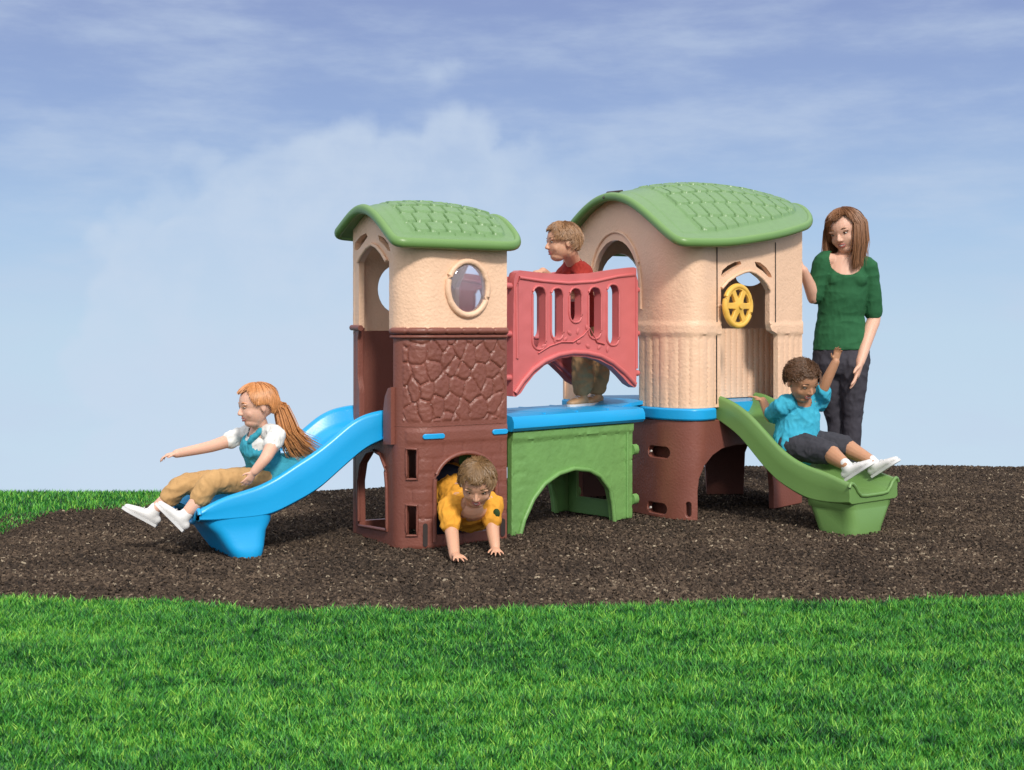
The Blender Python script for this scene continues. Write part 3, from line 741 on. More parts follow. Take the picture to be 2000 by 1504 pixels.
xm = list(np.linspace(-4.7, 4.7, 236)); ym = list(np.linspace(4.4, 12, 191))
mb = grid_obj('mulch_bed', xm, ym, lambda x, y: gz_(x, y)-0.008+0.010*noise.noise(V((x*9, y*9, 2))), MULCHB, in_bed)
# attribute-coloured materials: each blade or chip has its own colour
def attr_mat(name, stops, rough, spec, trans=0.0):
    m = bpy.data.materials.new(name); m.use_nodes = True; t = m.node_tree; b = t.nodes['Principled BSDF']
    a_ = t.nodes.new('ShaderNodeAttribute'); a_.attribute_name = 'tint'
    r = t.nodes.new('ShaderNodeValToRGB'); t.links.new(a_.outputs['Fac'], r.inputs[0]); t.links.new(r.outputs[0], b.inputs['Base Color'])
    r.color_ramp.elements[0].position = 0; r.color_ramp.elements[0].color = stops[0]+(1,)
    r.color_ramp.elements[1].position = 1; r.color_ramp.elements[1].color = stops[-1]+(1,)
    for i, c in enumerate(stops[1:-1]): e = r.color_ramp.elements.new((i+1)/(len(stops)-1)); e.color = c+(1,)
    b.inputs['Roughness'].default_value = rough; b.inputs['Specular IOR Level'].default_value = spec
    return m
def np_mesh(name, co, faces_n, faces, tint, m, kind='stuff', smooth=False):
    """co (n,3); faces flat index array of faces with faces_n corners each; tint per vertex"""
    me = bpy.data.meshes.new(name); me.vertices.add(len(co)); me.vertices.foreach_set('co', co.astype(np.float32).ravel())
    nf = len(faces)//faces_n; me.loops.add(len(faces)); me.loops.foreach_set('vertex_index', faces.astype(np.int32))
    me.polygons.add(nf); me.polygons.foreach_set('loop_start', np.arange(0, len(faces), faces_n, dtype=np.int32))
    me.update(calc_edges=True)
    at_ = me.attributes.new('tint', 'FLOAT', 'POINT'); at_.data.foreach_set('value', tint.astype(np.float32))
    me.polygons.foreach_set('use_smooth', np.full(nf, smooth)); me.materials.append(m)
    o = bpy.data.objects.new(name, me); COL.objects.link(o); o['kind'] = kind; return o
def vnoise(x, y, s, seed=0):
    """cheap value noise, vectorised"""
    xi = np.floor(x*s).astype(int); yi = np.floor(y*s).astype(int); fx = x*s-xi; fy = y*s-yi
    fx = fx*fx*(3-2*fx); fy = fy*fy*(3-2*fy)
    def h(a, b): 
        v = np.sin(a*127.1+b*311.7+seed*74.7)*43758.5453; return v-np.floor(v)
    return (h(xi, yi)*(1-fx)+h(xi+1, yi)*fx)*(1-fy)+(h(xi, yi+1)*(1-fx)+h(xi+1, yi+1)*fx)*fy
fe = np.vectorize(front_edge); be = np.vectorize(back_edge); gv = np.vectorize(gz_); cv = np.vectorize(crest)
def blades(name, x, y, hgt, wid, m):
    n = len(x); z = gv(x, y)-0.012
    az = rng.uniform(0, 2*PI, n); lean = rng.uniform(0.1, 0.75, n); la = rng.uniform(0, 2*PI, n)
    patch = vnoise(x*0.22, y*2.4, 3.3, 1)*0.30+vnoise(x*0.5, y*2.2, 8, 2)*0.25+vnoise(x, y*1.3, 34, 3)*0.45
    hgt = hgt*rng.uniform(0.65, 1.25, n)*(0.42+1.15*patch); wx = np.cos(az)*wid/2; wy = np.sin(az)*wid/2
    lx = np.cos(la)*lean*hgt; ly = np.sin(la)*lean*hgt; P = []
    for k, (f, wf) in enumerate(((0, 1), (0.55, 0.8))):
        for sg in (-1, 1): P.append(np.stack([x+lx*f*f+sg*wx*wf, y+ly*f*f+sg*wy*wf, z+hgt*f], 1))
    P.append(np.stack([x+lx, y+ly, z+hgt*0.96], 1))
    co = np.stack(P, 1).reshape(-1, 3); b = np.arange(n)*5
    f = np.stack([b, b+1, b+3, b, b+3, b+2, b+2, b+3, b+4], 1).ravel()
    t = np.clip(rng.normal(0.5, 0.24, n)+(vnoise(x*0.4, y*2, 3.1, 5)-0.5)*0.25+(vnoise(x, y*1.4, 30, 8)-0.5)*0.5, 0, 1)
    return np_mesh(name, co, 3, f, np.repeat(t, 5), m)
GRASS = attr_mat('grass_blades', [(0.004, 0.030, 0.011), (0.012, 0.105, 0.020), (0.045, 0.25, 0.032), (0.13, 0.42, 0.045), (0.27, 0.52, 0.07)], 0.5, 0.35)
# near lawn, denser towards the camera
NB = 420000
y = 2.55+(rng.random(NB*2)**1.05)*2.5; x = rng.uniform(-0.5, 0.5, NB*2)*y*1.02
k = (y < fe(x)+rng.normal(0, 0.02, len(x)))
x, y = x[k][:NB], y[k][:NB]
gr = blades('grass', x, y, 0.033, 0.0046, GRASS)
# lawn behind the mulch on the left, and either side of it
xb = rng.uniform(-5.5, -1.1, 90000); yb = rng.uniform(5.0, 8.9, 90000); k = (yb > be(xb)+rng.normal(0, 0.03, len(xb))) & (yb < cv(xb)+0.5)
xc = rng.uniform(-4, 4, 60000); yc = rng.uniform(2.2, 5.4, 60000); kc = (yc < fe(xc)) & (np.abs(xc) > yc*0.5)
xd = rng.uniform(4.55, 7.0, 45000); yd = rng.uniform(3.5, 9.6, 45000); xe = -rng.uniform(4.5, 6.5, 30000); ye = rng.uniform(3.5, 8.0, 30000)
blades('grass', np.concatenate([xb[k], xc[kc], xd, xe]), np.concatenate([yb[k], yc[kc], yd, ye]), 0.034, 0.006, GRASS)
# mulch chips
CHIP = attr_mat('mulch_chips', [(0.014, 0.010, 0.007), (0.036, 0.025, 0.018), (0.070, 0.049, 0.034), (0.125, 0.088, 0.060), (0.34, 0.28, 0.20)], 0.85, 0.25)
NC = 300000
y = 4.3+rng.random(NC)**1.3*5.9; x = rng.uniform(-0.52, 0.52, NC)*y*1.05
k = (y > fe(x)+rng.normal(0, 0.02, NC)-(rng.random(NC) > 0.9)*rng.random(NC)*0.10) & (y < be(x)+rng.normal(0, 0.03, NC)) & (y < cv(x)+0.35); x, y = x[k], y[k]; n = len(x)
z = gv(x, y)-0.007+rng.uniform(0, 0.012, n); az = rng.uniform(0, PI, n); l = rng.uniform(0.004, 0.011, n)*(0.8+0.25*rng.random(n)); wd = rng.uniform(0.002, 0.0045, n); th = rng.uniform(0.002, 0.006, n)
tl = rng.normal(0, 0.35, n); dx, dy = np.cos(az), np.sin(az); P = []
for a_, b_, c_ in ((-1, -1, -0.3), (1, -1, -0.3), (1, 1, -0.3), (-1, 1, -0.3), (-0.8, 0, 1), (0.85, 0.1, 1)):
    P.append(np.stack([x+dx*l*a_-dy*wd*b_, y+dy*l*a_+dx*wd*b_, z+l*a_*tl+th*c_], 1))
co = np.stack(P, 1).reshape(-1, 3); b = np.arange(n)*6
f = np.stack([b, b+1, b+5, b, b+5, b+4, b+3, b+4, b+5, b+3, b+5, b+2, b, b+4, b+3, b+1, b+2, b+5], 1).ravel()
t = np.clip(rng.normal(0.40, 0.19, n)+(vnoise(x, y, 5, 4)-0.5)*0.25+(rng.random(n) > 0.985)*0.45, 0, 1)
np_mesh('mulch_chips', co, 3, f, np.repeat(t, 6), CHIP)

# ================================================================== PEOPLE
def ring_loft(bm, st, seg=16, round_ends=True):
    """st: list of (center, side vector or None, r_side, r_depth)"""
    P = [V(s[0]) for s in st]; n = len(P); rings = []
    for i, s in enumerate(st):
        d = (P[min(n-1, i+1)]-P[max(0, i-1)]).normalized()
        sv = V(s[1]) if s[1] is not None else (V((1, 0, 0)) if abs(d.x) < 0.8 else V((0, 0, 1)))
        sv = (sv-d*sv.dot(d)).normalized(); t = d.cross(sv)
        rings.append((P[i], sv, t, s[2], s[3], d))
    full = []
    if round_ends:
        c, sv, t, a, b, d = rings[0]
        for q in (0.25, 0.6, 0.87): full.append((c-d*min(a, b)*math.sqrt(1-q*q), sv, t, a*q, b*q))
    full += [r[:5] for r in rings]
    if round_ends:
        c, sv, t, a, b, d = rings[-1]
        for q in (0.87, 0.6, 0.25): full.append((c+d*min(a, b)*math.sqrt(1-q*q), sv, t, a*q, b*q))
    R_ = [[bm.verts.new(c+sv*math.cos(2*PI*k/seg)*a+t*math.sin(2*PI*k/seg)*b) for k in range(seg)] for c, sv, t, a, b in full]
    for a, b in zip(R_, R_[1:]):
        for k in range(seg): bm.faces.new((a[k], a[(k+1) % seg], b[(k+1) % seg], b[k]))
    bm.faces.new(R_[0][::-1]); bm.faces.new(R_[-1])
def limb(bm, pts, rad, seg=14, round_ends=True):
    # resample with a smooth curve through the joints
    P = [V(p) for p in pts]; st = []
    for i in range(len(P)-1):
        p0 = P[max(0, i-1)]; p1 = P[i]; p2 = P[i+1]; p3 = P[min(len(P)-1, i+2)]
        for k in range(5):
            t = k/5; ql = p1.lerp(p2, t)
            qc = 0.5*((2*p1)+(p2-p0)*t+(2*p0-5*p1+4*p2-p3)*t*t+(3*p1-p0-3*p2+p3)*t**3)
            st.append((ql.lerp(qc, 0.5), None, rad[i]+(rad[i+1]-rad[i])*t, rad[i]+(rad[i+1]-rad[i])*t))
    st.append((P[-1], None, rad[-1], rad[-1])); 
    # constant reference vector
    d = (P[-1]-P[0]).normalized(); ref = V((1, 0, 0)) if abs(d.x) < 0.7 else V((0, 0, 1))
    ring_loft(bm, [(c, ref, a, b) for c, _, a, b in st], seg, round_ends)
def ellip(bm, c, axes, r, seg=16, rings=10):
    X, Y, Z = [V(a).normalized() for a in axes]; c = V(c); R_ = []
    for i in range(1, rings):
        f = PI*i/rings; R_.append([bm.verts.new(c+X*r[0]*math.sin(f)*math.cos(2*PI*k/seg)+Y*r[1]*math.sin(f)*math.sin(2*PI*k/seg)+Z*r[2]*math.cos(f)) for k in range(seg)])
    a = bm.verts.new(c+Z*r[2]); b = bm.verts.new(c-Z*r[2])
    for k in range(seg):
        bm.faces.new((a, R_[0][k], R_[0][(k+1) % seg])); bm.faces.new((b, R_[-1][(k+1) % seg], R_[-1][k]))
    for p, q in zip(R_, R_[1:]):
        for k in range(seg): bm.faces.new((p[k], q[k], q[(k+1) % seg], p[(k+1) % seg]))
def fuse(name, bm, m, parent, voxel, smooth=4, wrinkle=None, fac=0.5, cut=()):
    bmesh.ops.recalc_face_normals(bm, faces=bm.faces)
    me = bpy.data.meshes.new('tmp'); bm.to_mesh(me); bm.free()
    o = bpy.data.objects.new('tmp', me); COL.objects.link(o)
    r = o.modifiers.new('r', 'REMESH'); r.mode = 'VOXEL'; r.voxel_size = voxel; r.adaptivity = 0
    s = o.modifiers.new('s', 'SMOOTH'); s.factor = fac; s.iterations = smooth
    dg = bpy.context.evaluated_depsgraph_get(); ev = o.evaluated_get(dg)
    m2 = bpy.data.meshes.new_from_object(ev); m2.name = name
    bpy.data.objects.remove(o); bpy.data.meshes.remove(me)
    m2.materials.clear()
    if wrinkle:
        n = len(m2.vertices); co = np.empty(n*3, np.float32); no = np.empty(n*3, np.float32)
        m2.vertices.foreach_get('co', co); m2.vertices.foreach_get('normal', no) if False else m2.vertex_normals.foreach_get('vector', no)
        co = co.reshape(-1, 3); no = no.reshape(-1, 3); amp, sc, st = wrinkle
        d = np.array([noise.noise(V((p[0]*sc*st[0], p[1]*sc*st[1], p[2]*sc*st[2]))) for p in co])
        d2 = np.array([noise.noise(V((p[0]*sc*2.7+5, p[1]*sc*2.7, p[2]*sc*1.6))) for p in co])
        d = (1-np.abs(d)*2.2)*amp-amp*0.6+(1-np.abs(d2)*2.4)*amp*0.45
        m2.vertices.foreach_set('co', (co+no*d[:, None]).astype(np.float32).ravel())
    if cut:
        b2 = bmesh.new(); b2.from_mesh(m2); dl = [v for v in b2.verts if any((v.co-V(c)).length < r_ for c, r_ in cut)]
        bmesh.ops.delete(b2, geom=dl, context='VERTS'); b2.to_mesh(m2); b2.free()
    ob = new_obj(name, m2, m, None, 180)
    if parent: ob.parent = parent; ob.matrix_parent_inverse = parent.matrix_world.inverted() if parent.type != 'EMPTY' else Matrix.Translation(-V(parent.location))
    return ob
def hand(bm, wrist, d, palm, side, s, curl=0.25, spread=0.14, splay=None):
    """d towards fingers, palm = palm-facing normal, side = thumb side; s = hand length"""
    d = V(d).normalized(); palm = V(palm); palm = (palm-d*palm.dot(d)).normalized(); sv = V(side); sv = (sv-d*sv.dot(d)-palm*sv.dot(palm)).normalized(); w_ = V(wrist)
    ring_loft(bm, [(w_-d*0.05*s, sv, 0.15*s, 0.12*s), (w_+d*0.08*s, sv, 0.18*s, 0.12*s), (w_+d*0.28*s, sv, 0.22*s, 0.11*s), (w_+d*0.48*s, sv, 0.225*s, 0.09*s)], 12)
    for i, (o_, l, ) in enumerate(((0.165, 0.40), (0.056, 0.46), (-0.056, 0.42), (-0.165, 0.32))):
        p = w_+d*(0.50-0.03*abs(i-1.2))*s+sv*o_*s; a = (o_/0.165)*spread
        e = (d+sv*a).normalized(); pts = [p-e*0.08*s]; q = p
        for j, f in enumerate((0.45, 0.32, 0.23)):
            c = curl*(j+0.6+0.15*i); e2 = (e*math.cos(c)+palm*math.sin(c)); q = q+e2*l*f*s; pts.append(q)
        limb(bm, pts, [0.058*s, 0.055*s, 0.048*s, 0.038*s], 8)
    b = w_+d*0.16*s+sv*0.15*s; e = (d*0.65+sv*0.75+palm*0.25).normalized(); c = b+e*0.22*s
    limb(bm, [b-e*0.05*s, c, c+(d*0.85+sv*0.4+palm*0.2).normalized()*0.17*s], [0.075*s, 0.062*s, 0.045*s], 8)
def head(bm, c, f, up, s):
    """s: head height, chin to crown. c = centre"""
    f = V(f).normalized(); up = V(up); up = (up-f*up.dot(f)).normalized(); sd = f.cross(up); c = V(c)
    A_ = (sd, f, up)
    def P(x, y, z): return c+sd*x*s+f*y*s+up*z*s
    ellip(bm, P(0, -0.03, 0.10), A_, (0.355*s, 0.43*s, 0.40*s), 24, 16)
    ellip(bm, P(0, 0.09, -0.10), A_, (0.305*s, 0.30*s, 0.33*s), 24, 16)      # face
    ellip(bm, P(0, 0.15, -0.34), A_, (0.19*s, 0.19*s, 0.135*s))              # chin
    for g in (-1, 1):
        ellip(bm, P(g*0.155, 0.235, -0.14), A_, (0.115*s, 0.10*s, 0.12*s))     # cheeks
        ellip(bm, P(g*0.16, 0.335, 0.075), A_, (0.10*s, 0.04*s, 0.032*s), 12, 8)   # brow
        ellip(bm, P(g*0.355, -0.03, -0.04), A_, (0.028*s, 0.07*s, 0.105*s), 12, 8)  # ears
        ellip(bm, P(g*0.037, 0.405, -0.135), A_, (0.038*s, 0.04*s, 0.03*s), 10, 8)
    limb(bm, [P(0, 0.345, 0.04), P(0, 0.40, -0.04), P(0, 0.435, -0.115)], [0.025*s, 0.036*s, 0.048*s], 10)
    ellip(bm, P(0, 0.335, -0.225), A_, (0.10*s, 0.055*s, 0.02*s), 12, 8); ellip(bm, P(0, 0.33, -0.275), A_, (0.085*s, 0.05*s, 0.022*s), 12, 8)
    return P, A_
EYEW = mat('eye_white', (0.75, 0.72, 0.68), 0.25, 0.03); IRIS = mat('eye_iris', (0.03, 0.016, 0.01), 0.15, 0.1)
LIPM = mat('lips', (0.42, 0.12, 0.11), 0.4, 0.1); TEETH = mat('teeth', (0.75, 0.72, 0.66), 0.3, 0.03)
def face_parts(root, P, A_, s, browm, smile=True):
    for g in (-1, 1):
        bm = bmesh.new(); ellip(bm, P(g*0.145, 0.318, 0.015), A_, (0.050*s, 0.050*s, 0.024*s), 14, 10); e = from_bm('eye', bm, EYEW, None, 180); kp(e, root)
        bm = bmesh.new(); ellip(bm, P(g*0.145, 0.350, 0.012), A_, (0.025*s, 0.022*s, 0.023*s), 12, 8); i_ = from_bm('iris', bm, IRIS, None, 180); i_.parent = e
        bm = bmesh.new(); limb(bm, [P(g*0.085, 0.352, 0.032), P(g*0.145, 0.368, 0.040), P(g*0.205, 0.325, 0.022)], [0.008*s, 0.013*s, 0.008*s], 6); q = from_bm('eyelash', bm, browm, None, 180); kp(q, root)
        bm = bmesh.new(); limb(bm, [P(g*0.07, 0.375, 0.105), P(g*0.15, 0.372, 0.128), P(g*0.235, 0.31, 0.10)], [0.011*s, 0.014*s, 0.008*s], 6); q = from_bm('eyebrow', bm, browm, None, 180); kp(q, root)
    bm = bmesh.new()
    up_ = [P(-0.125, 0.30, -0.205), P(-0.06, 0.365, -0.222), P(0, 0.385, -0.222), P(0.06, 0.365, -0.222), P(0.125, 0.30, -0.205)]
    lo_ = [P(-0.12, 0.30, -0.208), P(-0.06, 0.355, -0.272), P(0, 0.372, -0.285), P(0.06, 0.355, -0.272), P(0.12, 0.30, -0.208)]
    limb(bm, up_, [0.006*s, 0.016*s, 0.016*s, 0.016*s, 0.006*s], 8); limb(bm, lo_, [0.006*s, 0.018*s, 0.02*s, 0.018*s, 0.006*s], 8)
    q = from_bm('lips', bm, LIPM, None, 180); kp(q, root)
    if smile:
        bm = bmesh.new(); limb(bm, [P(-0.095, 0.325, -0.232), P(0, 0.376, -0.251), P(0.095, 0.325, -0.232)], [0.008*s, 0.021*s, 0.008*s], 8); q = from_bm('teeth', bm, TEETH, None, 180); kp(q, root)
def kp(o, root): o.parent = root; o.matrix_parent_inverse = Matrix.Translation(-V(root.location)); return o
def strand(bm, pts, rad):
    n_ = len(pts); d = (pts[-1]-pts[0]); d = d.normalized() if d.length > 1e-6 else V((0, 0, 1)); a = d.orthogonal().normalized(); b = d.cross(a); R_ = []
    for p, r_ in zip(pts, rad): R_.append([bm.verts.new(p+a*math.cos(2*PI*k/3)*r_+b*math.sin(2*PI*k/3)*r_) for k in range(3)])
    for p, q in zip(R_, R_[1:]):
        for k in range(3): bm.faces.new((p[k], p[(k+1) % 3], q[(k+1) % 3], q[k]))
def hair_cap(root, P, A_, s, m, hairline=0.24, low=-0.30, thick=0.035, strands=900, length=0.3, swirl=0.3, seed=1, part=0.0, bang=0.0, curly=0.0, extra=None):
    """cap over the skull, plus many thin locks laid along it"""
    sd, f, up = A_; bm = bmesh.new(); rnd = random.Random(seed); c = P(0, -0.035, 0.10)
    rx, ry, rz = (0.355+thick)*s, (0.43+thick)*s, (0.40+thick)*s
    NU, NV = 36, 22; grid_ = []
    def pt(th, ph, k=1.0):      # th polar from crown, ph around, ph=0 front
        return c+(sd*rx*math.sin(th)*math.sin(ph)+f*ry*math.sin(th)*math.cos(ph)+up*rz*math.cos(th))*k
    def limit(ph):              # how far down the hair goes in this direction
        a = abs(((ph+PI) % (2*PI))-PI); front = 1.02-hairline*1.0+bang; back = 2.25
        side = 1.62
        if a < 0.75: return front+0.12*math.cos(a*4)
        if a < 1.25: return front+(side-front)*sstep(0.75, 1.25, a)
        if a < 1.75: return side+0.03
        return side+(back-side)*sstep(1.75, 2.3, a)
    for i in range(NV+1):
        row = []
        for k in range(NU):
            ph = 2*PI*k/NU; th = limit(ph)*i/NV; kk = 1.0+0.02*noise.noise(pt(th, ph)*(9/s*0.2))-(0.05 if i == NV else 0)
            row.append(bm.verts.new(pt(th, ph, kk)))
        grid_.append(row)
    for a, b in zip(grid_, grid_[1:]):
        for k in range(NU): bm.faces.new((a[k], a[(k+1) % NU], b[(k+1) % NU], b[k]))
    bmesh.ops.remove_doubles(bm, verts=bm.verts[:], dist=1e-5)
    for i in range(int(strands*2.6)):
        ph = rnd.uniform(-PI, PI); lim = limit(ph); th0 = rnd.random()**0.6*lim*0.92; th1 = min(lim+rnd.uniform(0, 0.12), th0+length*rnd.uniform(0.6, 1.4)); dph = swirl*rnd.uniform(-0.6, 1)+part*(1 if ph > 0 else -1)*0.2
        pts = []; fly = rnd.uniform(0, 0.05) if rnd.random() > 0.12 else rnd.uniform(0.05, 0.13)
        for j in range(7):
            t = j/6; k = 1.0+0.015+fly*t+0.05*t*(1-t)*rnd.uniform(0.5, 1.5)+0.012*rnd.random(); q = pt(th0+(th1-th0)*t, ph+dph*t, k)
            if curly: q = q+V((rnd.uniform(-1, 1), rnd.uniform(-1, 1), rnd.uniform(-1, 1)))*curly*s
            pts.append(q)
        q_ = rnd.uniform(0.6, 1.1)*s; strand(bm, pts, [0.005*q_, 0.009*q_, 0.010*q_, 0.010*q_, 0.009*q_, 0.007*q_, 0.002*q_])
    if extra: extra(bm)
    o = from_bm('hair', bm, m, None, 60); kp(o, root); return o
def shoe(root, ankle, toe_d, sole, s, m, m2):
    """ankle joint point; toe_d direction; sole = direction of the sole (down in foot frame)"""
    d = V(toe_d).normalized(); dn = V(sole); dn = (dn-d*dn.dot(d)).normalized(); sv = d.cross(dn); a = V(ankle); bm = bmesh.new()
    ring_loft(bm, [(a-dn*0.05*s, sv, 0.158*s, 0.172*s), (a+dn*0.14*s, sv, 0.17*s, 0.20*s)], 14)
    ring_loft(bm, [(a-d*0.20*s+dn*0.22*s, sv, 0.12*s, 0.13*s), (a-d*0.02*s+dn*0.20*s, sv, 0.15*s, 0.18*s), (a+d*0.25*s+dn*0.24*s, sv, 0.165*s, 0.14*s), (a+d*0.50*s+dn*0.27*s, sv, 0.19*s, 0.11*s), (a+d*0.68*s+dn*0.29*s, sv, 0.15*s, 0.08*s)], 16)
    o = fuse('shoe', bm, m, None, 0.006 if s < 0.2 else 0.008, 2); kp(o, root)
    bm = bmesh.new()
    out_ = [(-0.30, 0.0), (-0.26, 0.12), (0.0, 0.135), (0.3, 0.165), (0.5, 0.2), (0.68, 0.16), (0.78, 0.05)]
    pr_ = [(x, y) for x, y in out_]+[(x, -y) for x, y in out_[::-1]]
    t0 = [a+d*x*s+sv*y*s+dn*0.33*s for x, y in pr_]; t1 = [p+dn*0.075*s for p in t0]
    v0 = [bm.verts.new(p) for p in t0]; v1 = [bm.verts.new(p) for p in t1]; bm.faces.new(v0); bm.faces.new(v1[::-1])
    for k in range(len(v0)): bm.faces.new((v0[k], v0[(k+1) % len(v0)], v1[(k+1) % len(v0)], v1[k]))
    q = from_bm('sole', bm, m2, None, 40); q.parent = o; q.matrix_parent_inverse = o.matrix_parent_inverse.inverted() if False else Matrix.Identity(4)
    for j in range(3):
        p = a+d*(0.16+0.11*j)*s+dn*(0.045+0.05*j)*s; bm = bmesh.new(); limb(bm, [p-sv*0.09*s, p-dn*0.012*s, p+sv*0.09*s], [0.014*s]*3, 6); q = from_bm('lace', bm, m2, None, 60); q.parent = o
    return o
SKIN = mat('light_skin', (0.70, 0.41, 0.30), 0.5, 0.07, 30, 0.2, 300, spec=0.4, sub=0.12)
SKINT = mat('tanned_skin', (0.62, 0.34, 0.22), 0.5, 0.07, 30, 0.2, 300, spec=0.4, sub=0.12)
SKIND = mat('brown_skin', (0.46, 0.235, 0.135), 0.48, 0.08, 30, 0.2, 300, spec=0.4, sub=0.1)
def hairm(n, c): return mat(n, c, 0.45, 0.5, 120, 0.3, 260, spec=0.45, stretch=(1, 1, 0.25), col2=tuple(min(1, q*1.7) for q in c))
WHITE = mat('white_shoe_leather', (0.72, 0.71, 0.70), 0.55, 0.06, 30, 0.3, 200); SOLEM = mat('white_rubber', (0.62, 0.62, 0.62), 0.6, 0.05)
def cloth(n, c, r=0.85, var=0.16, sc=22, col2=None): return mat(n, c, r, var, sc, 0.5, 420, spec=0.2, bdist=0.0015, col2=col2)
def person(label, loc, group='people with the playset'):
    return thing('person', label, 'person', loc)

# ---------------- girl on the blue slide
g = person('red-haired girl in blue bib top and tan trousers stretching one arm on the blue slide', (-1.1, 5.85, 0.25))
hd = at(502, 793, 5.74); s = 0.196; sk_ = SKIN
bm = bmesh.new(); ff = V((-0.86, -0.50, -0.12)); uu = V((-0.10, 0.0, 1)); P, A_ = head(bm, hd, ff, uu, s)
pel = at(522, 928, 5.86); che = at(508, 868, 5.80); nk = at(510, 838, 5.78); side = V((-0.42, 0.9, 0))
shN = at(540, 851, 5.69); shF = at(478, 850, 5.89)
ring_loft(bm, [(pel, side, 0.088, 0.075), (pel.lerp(che, 0.5), side, 0.078, 0.066), (che, side, 0.092, 0.068), (nk.lerp(che, 0.35), side, 0.075, 0.052)], 20)
limb(bm, [che.lerp(nk, 0.6), nk, hd-V((0, 0, 0.05))], [0.05, 0.036, 0.038])
elN = at(520, 893, 5.58); wrN = at(497, 921, 5.56); elF = at(412, 872, 5.78); wrF = at(345, 886, 5.66)
limb(bm, [nk.lerp(shN, 0.6), shN, elN, wrN], [0.035, 0.036, 0.027, 0.0195]); limb(bm, [nk.lerp(shF, 0.6), shF, elF, wrF], [0.035, 0.036, 0.027, 0.0195])
hand(bm, wrN, (-0.45, -0.1, -0.7), (-0.6, 0.3, -0.4), (-0.3, -0.9, 0.2), 0.088, 0.25, 0.2); hand(bm, wrF, (-1, -0.25, -0.15), (0, 0, -1), (0, -1, 0), 0.088, 0.45, 0.1)
hiN = pel+V((0.01, -0.055, -0.025)); hiF = pel+V((-0.04, 0.06, -0.025))
knN = at(418, 940, 5.56); anN = at(364, 1004, 5.50); knF = at(362, 946, 5.70); anF = at(302, 995, 5.66)
limb(bm, [hiN, knN, knN.lerp(anN, 0.35), anN], [0.058, 0.040, 0.037, 0.025]); limb(bm, [hiF, knF, knF.lerp(anF, 0.35), anF], [0.058, 0.040, 0.037, 0.025])
body = fuse('body', bm, sk_, g, 0.0032, 5)
GH = hairm('ginger_hair', (0.50, 0.215, 0.075)); face_parts(g, P, A_, s, GH)
tail = [P(0.0, -0.42, -0.02), P(0.03, -0.56, -0.12), at(563, 845, 5.80), at(578, 866, 5.84), at(602, 884, 5.90)]
def ext(bm):
    for i in range(420):
        o_ = V((random.gauss(0, 1), random.gauss(0, 1), random.gauss(0, 1)))
        w1 = V((random.gauss(0, 1), random.gauss(0, 1), random.gauss(0, 1)))*0.006
        pts_ = [p+o_*r+w1*(i_/4)**2 for i_, (p, r) in enumerate(zip(tail, (0.007, 0.012, 0.018, 0.024, 0.030)))]
        pts_ = [pts_[0], pts_[0].lerp(pts_[1], 0.5), pts_[1], pts_[1].lerp(pts_[2], 0.5)+V((0, 0, 0.004)), pts_[2], pts_[3], pts_[4]]
        strand(bm, pts_, [0.002, 0.0022, 0.0024, 0.0024, 0.0022, 0.0018, 0.0004])
hair_cap(g, P, A_, s, GH, 0.18, seed=3, strands=900, length=1.0, swirl=0.1, extra=ext)
fr0 = V((-0.86, -0.5, 0)); TEE = cloth('white_cotton', (0.70, 0.70, 0.68)); bm = bmesh.new()
ring_loft(bm, [(pel.lerp(che, 0.5), side, 0.084, 0.072), (che, side, 0.099, 0.075), (nk.lerp(che, 0.4), side, 0.088, 0.06), (nk.lerp(che, 0.12), side, 0.055, 0.045)], 20)
for sh, el in ((shN, elN), (shF, elF)): limb(bm, [nk.lerp(sh, 0.5), sh+V((0, 0, 0.004)), sh.lerp(el, 0.42)], [0.038, 0.041, 0.041])
fuse('shirt', bm, TEE, g, 0.004, 3, (0.004, 22, (1, 1, 1)), cut=[(nk+fr0*0.03+V((0, 0, 0.01)), 0.05)])
TURQ = cloth('turquoise_cotton', (0.03, 0.27, 0.38), col2=(0.06, 0.38, 0.50)); bm = bmesh.new()
fr_ = ff.copy(); fr_.z = 0; fr_.normalize()
ring_loft(bm, [(pel+V((-0.02, -0.01, -0.03)), side, 0.125, 0.115), (pel+V((0, 0, 0.012)), side, 0.108, 0.097), (pel.lerp(che, 0.5), side, 0.092, 0.079), (che+fr_*0.010, side, 0.103, 0.080), (che.lerp(nk, 0.40)+fr_*0.016, side, 0.078, 0.066)], 20, False)
for sg in (-1, 1): limb(bm, [che.lerp(nk, 0.3)+fr_*0.058+side*0.045*sg, nk+fr_*0.015+side*0.052*sg+V((0, 0, -0.002)), che.lerp(nk, 0.3)-fr_*0.055+side*0.045*sg], [0.015, 0.015, 0.015], 8)
# skirt of the top lying back on the slide
ring_loft(bm, [(pel+V((0.02, 0.0, 0.0)), side, 0.118, 0.095), (pel+V((0.09, 0.04, 0.035)), side, 0.12, 0.065), (pel+V((0.17, 0.09, 0.08)), side, 0.09, 0.03)], 18)
fuse('pinafore', bm, TURQ, g, 0.005, 3, (0.006, 20, (1, 1, 0.8)))
TAN = cloth('tan_cotton', (0.50, 0.30, 0.13)); bm = bmesh.new()
ring_loft(bm, [(pel+V((0, 0, -0.035)), side, 0.10, 0.085), (pel+V((0, 0, 0.02)), side, 0.097, 0.082)], 18)
for h_, k_, a_ in ((hiN, knN, anN), (hiF, knF, anF)): limb(bm, [h_, k_+V((0, 0, 0.0)), k_.lerp(a_, 0.5)], [0.067, 0.049, 0.045], 16)
fuse('trousers', bm, TAN, g, 0.005, 3, (0.0045, 18, (1, 1, 1)))
for a_, td in ((anN, (-0.55, -0.1, 0.60)), (anF, (-0.65, -0.2, 0.42))):
    shoe(g, a_, td, (-0.75, -0.25, -0.65), 0.16, WHITE, SOLEM)

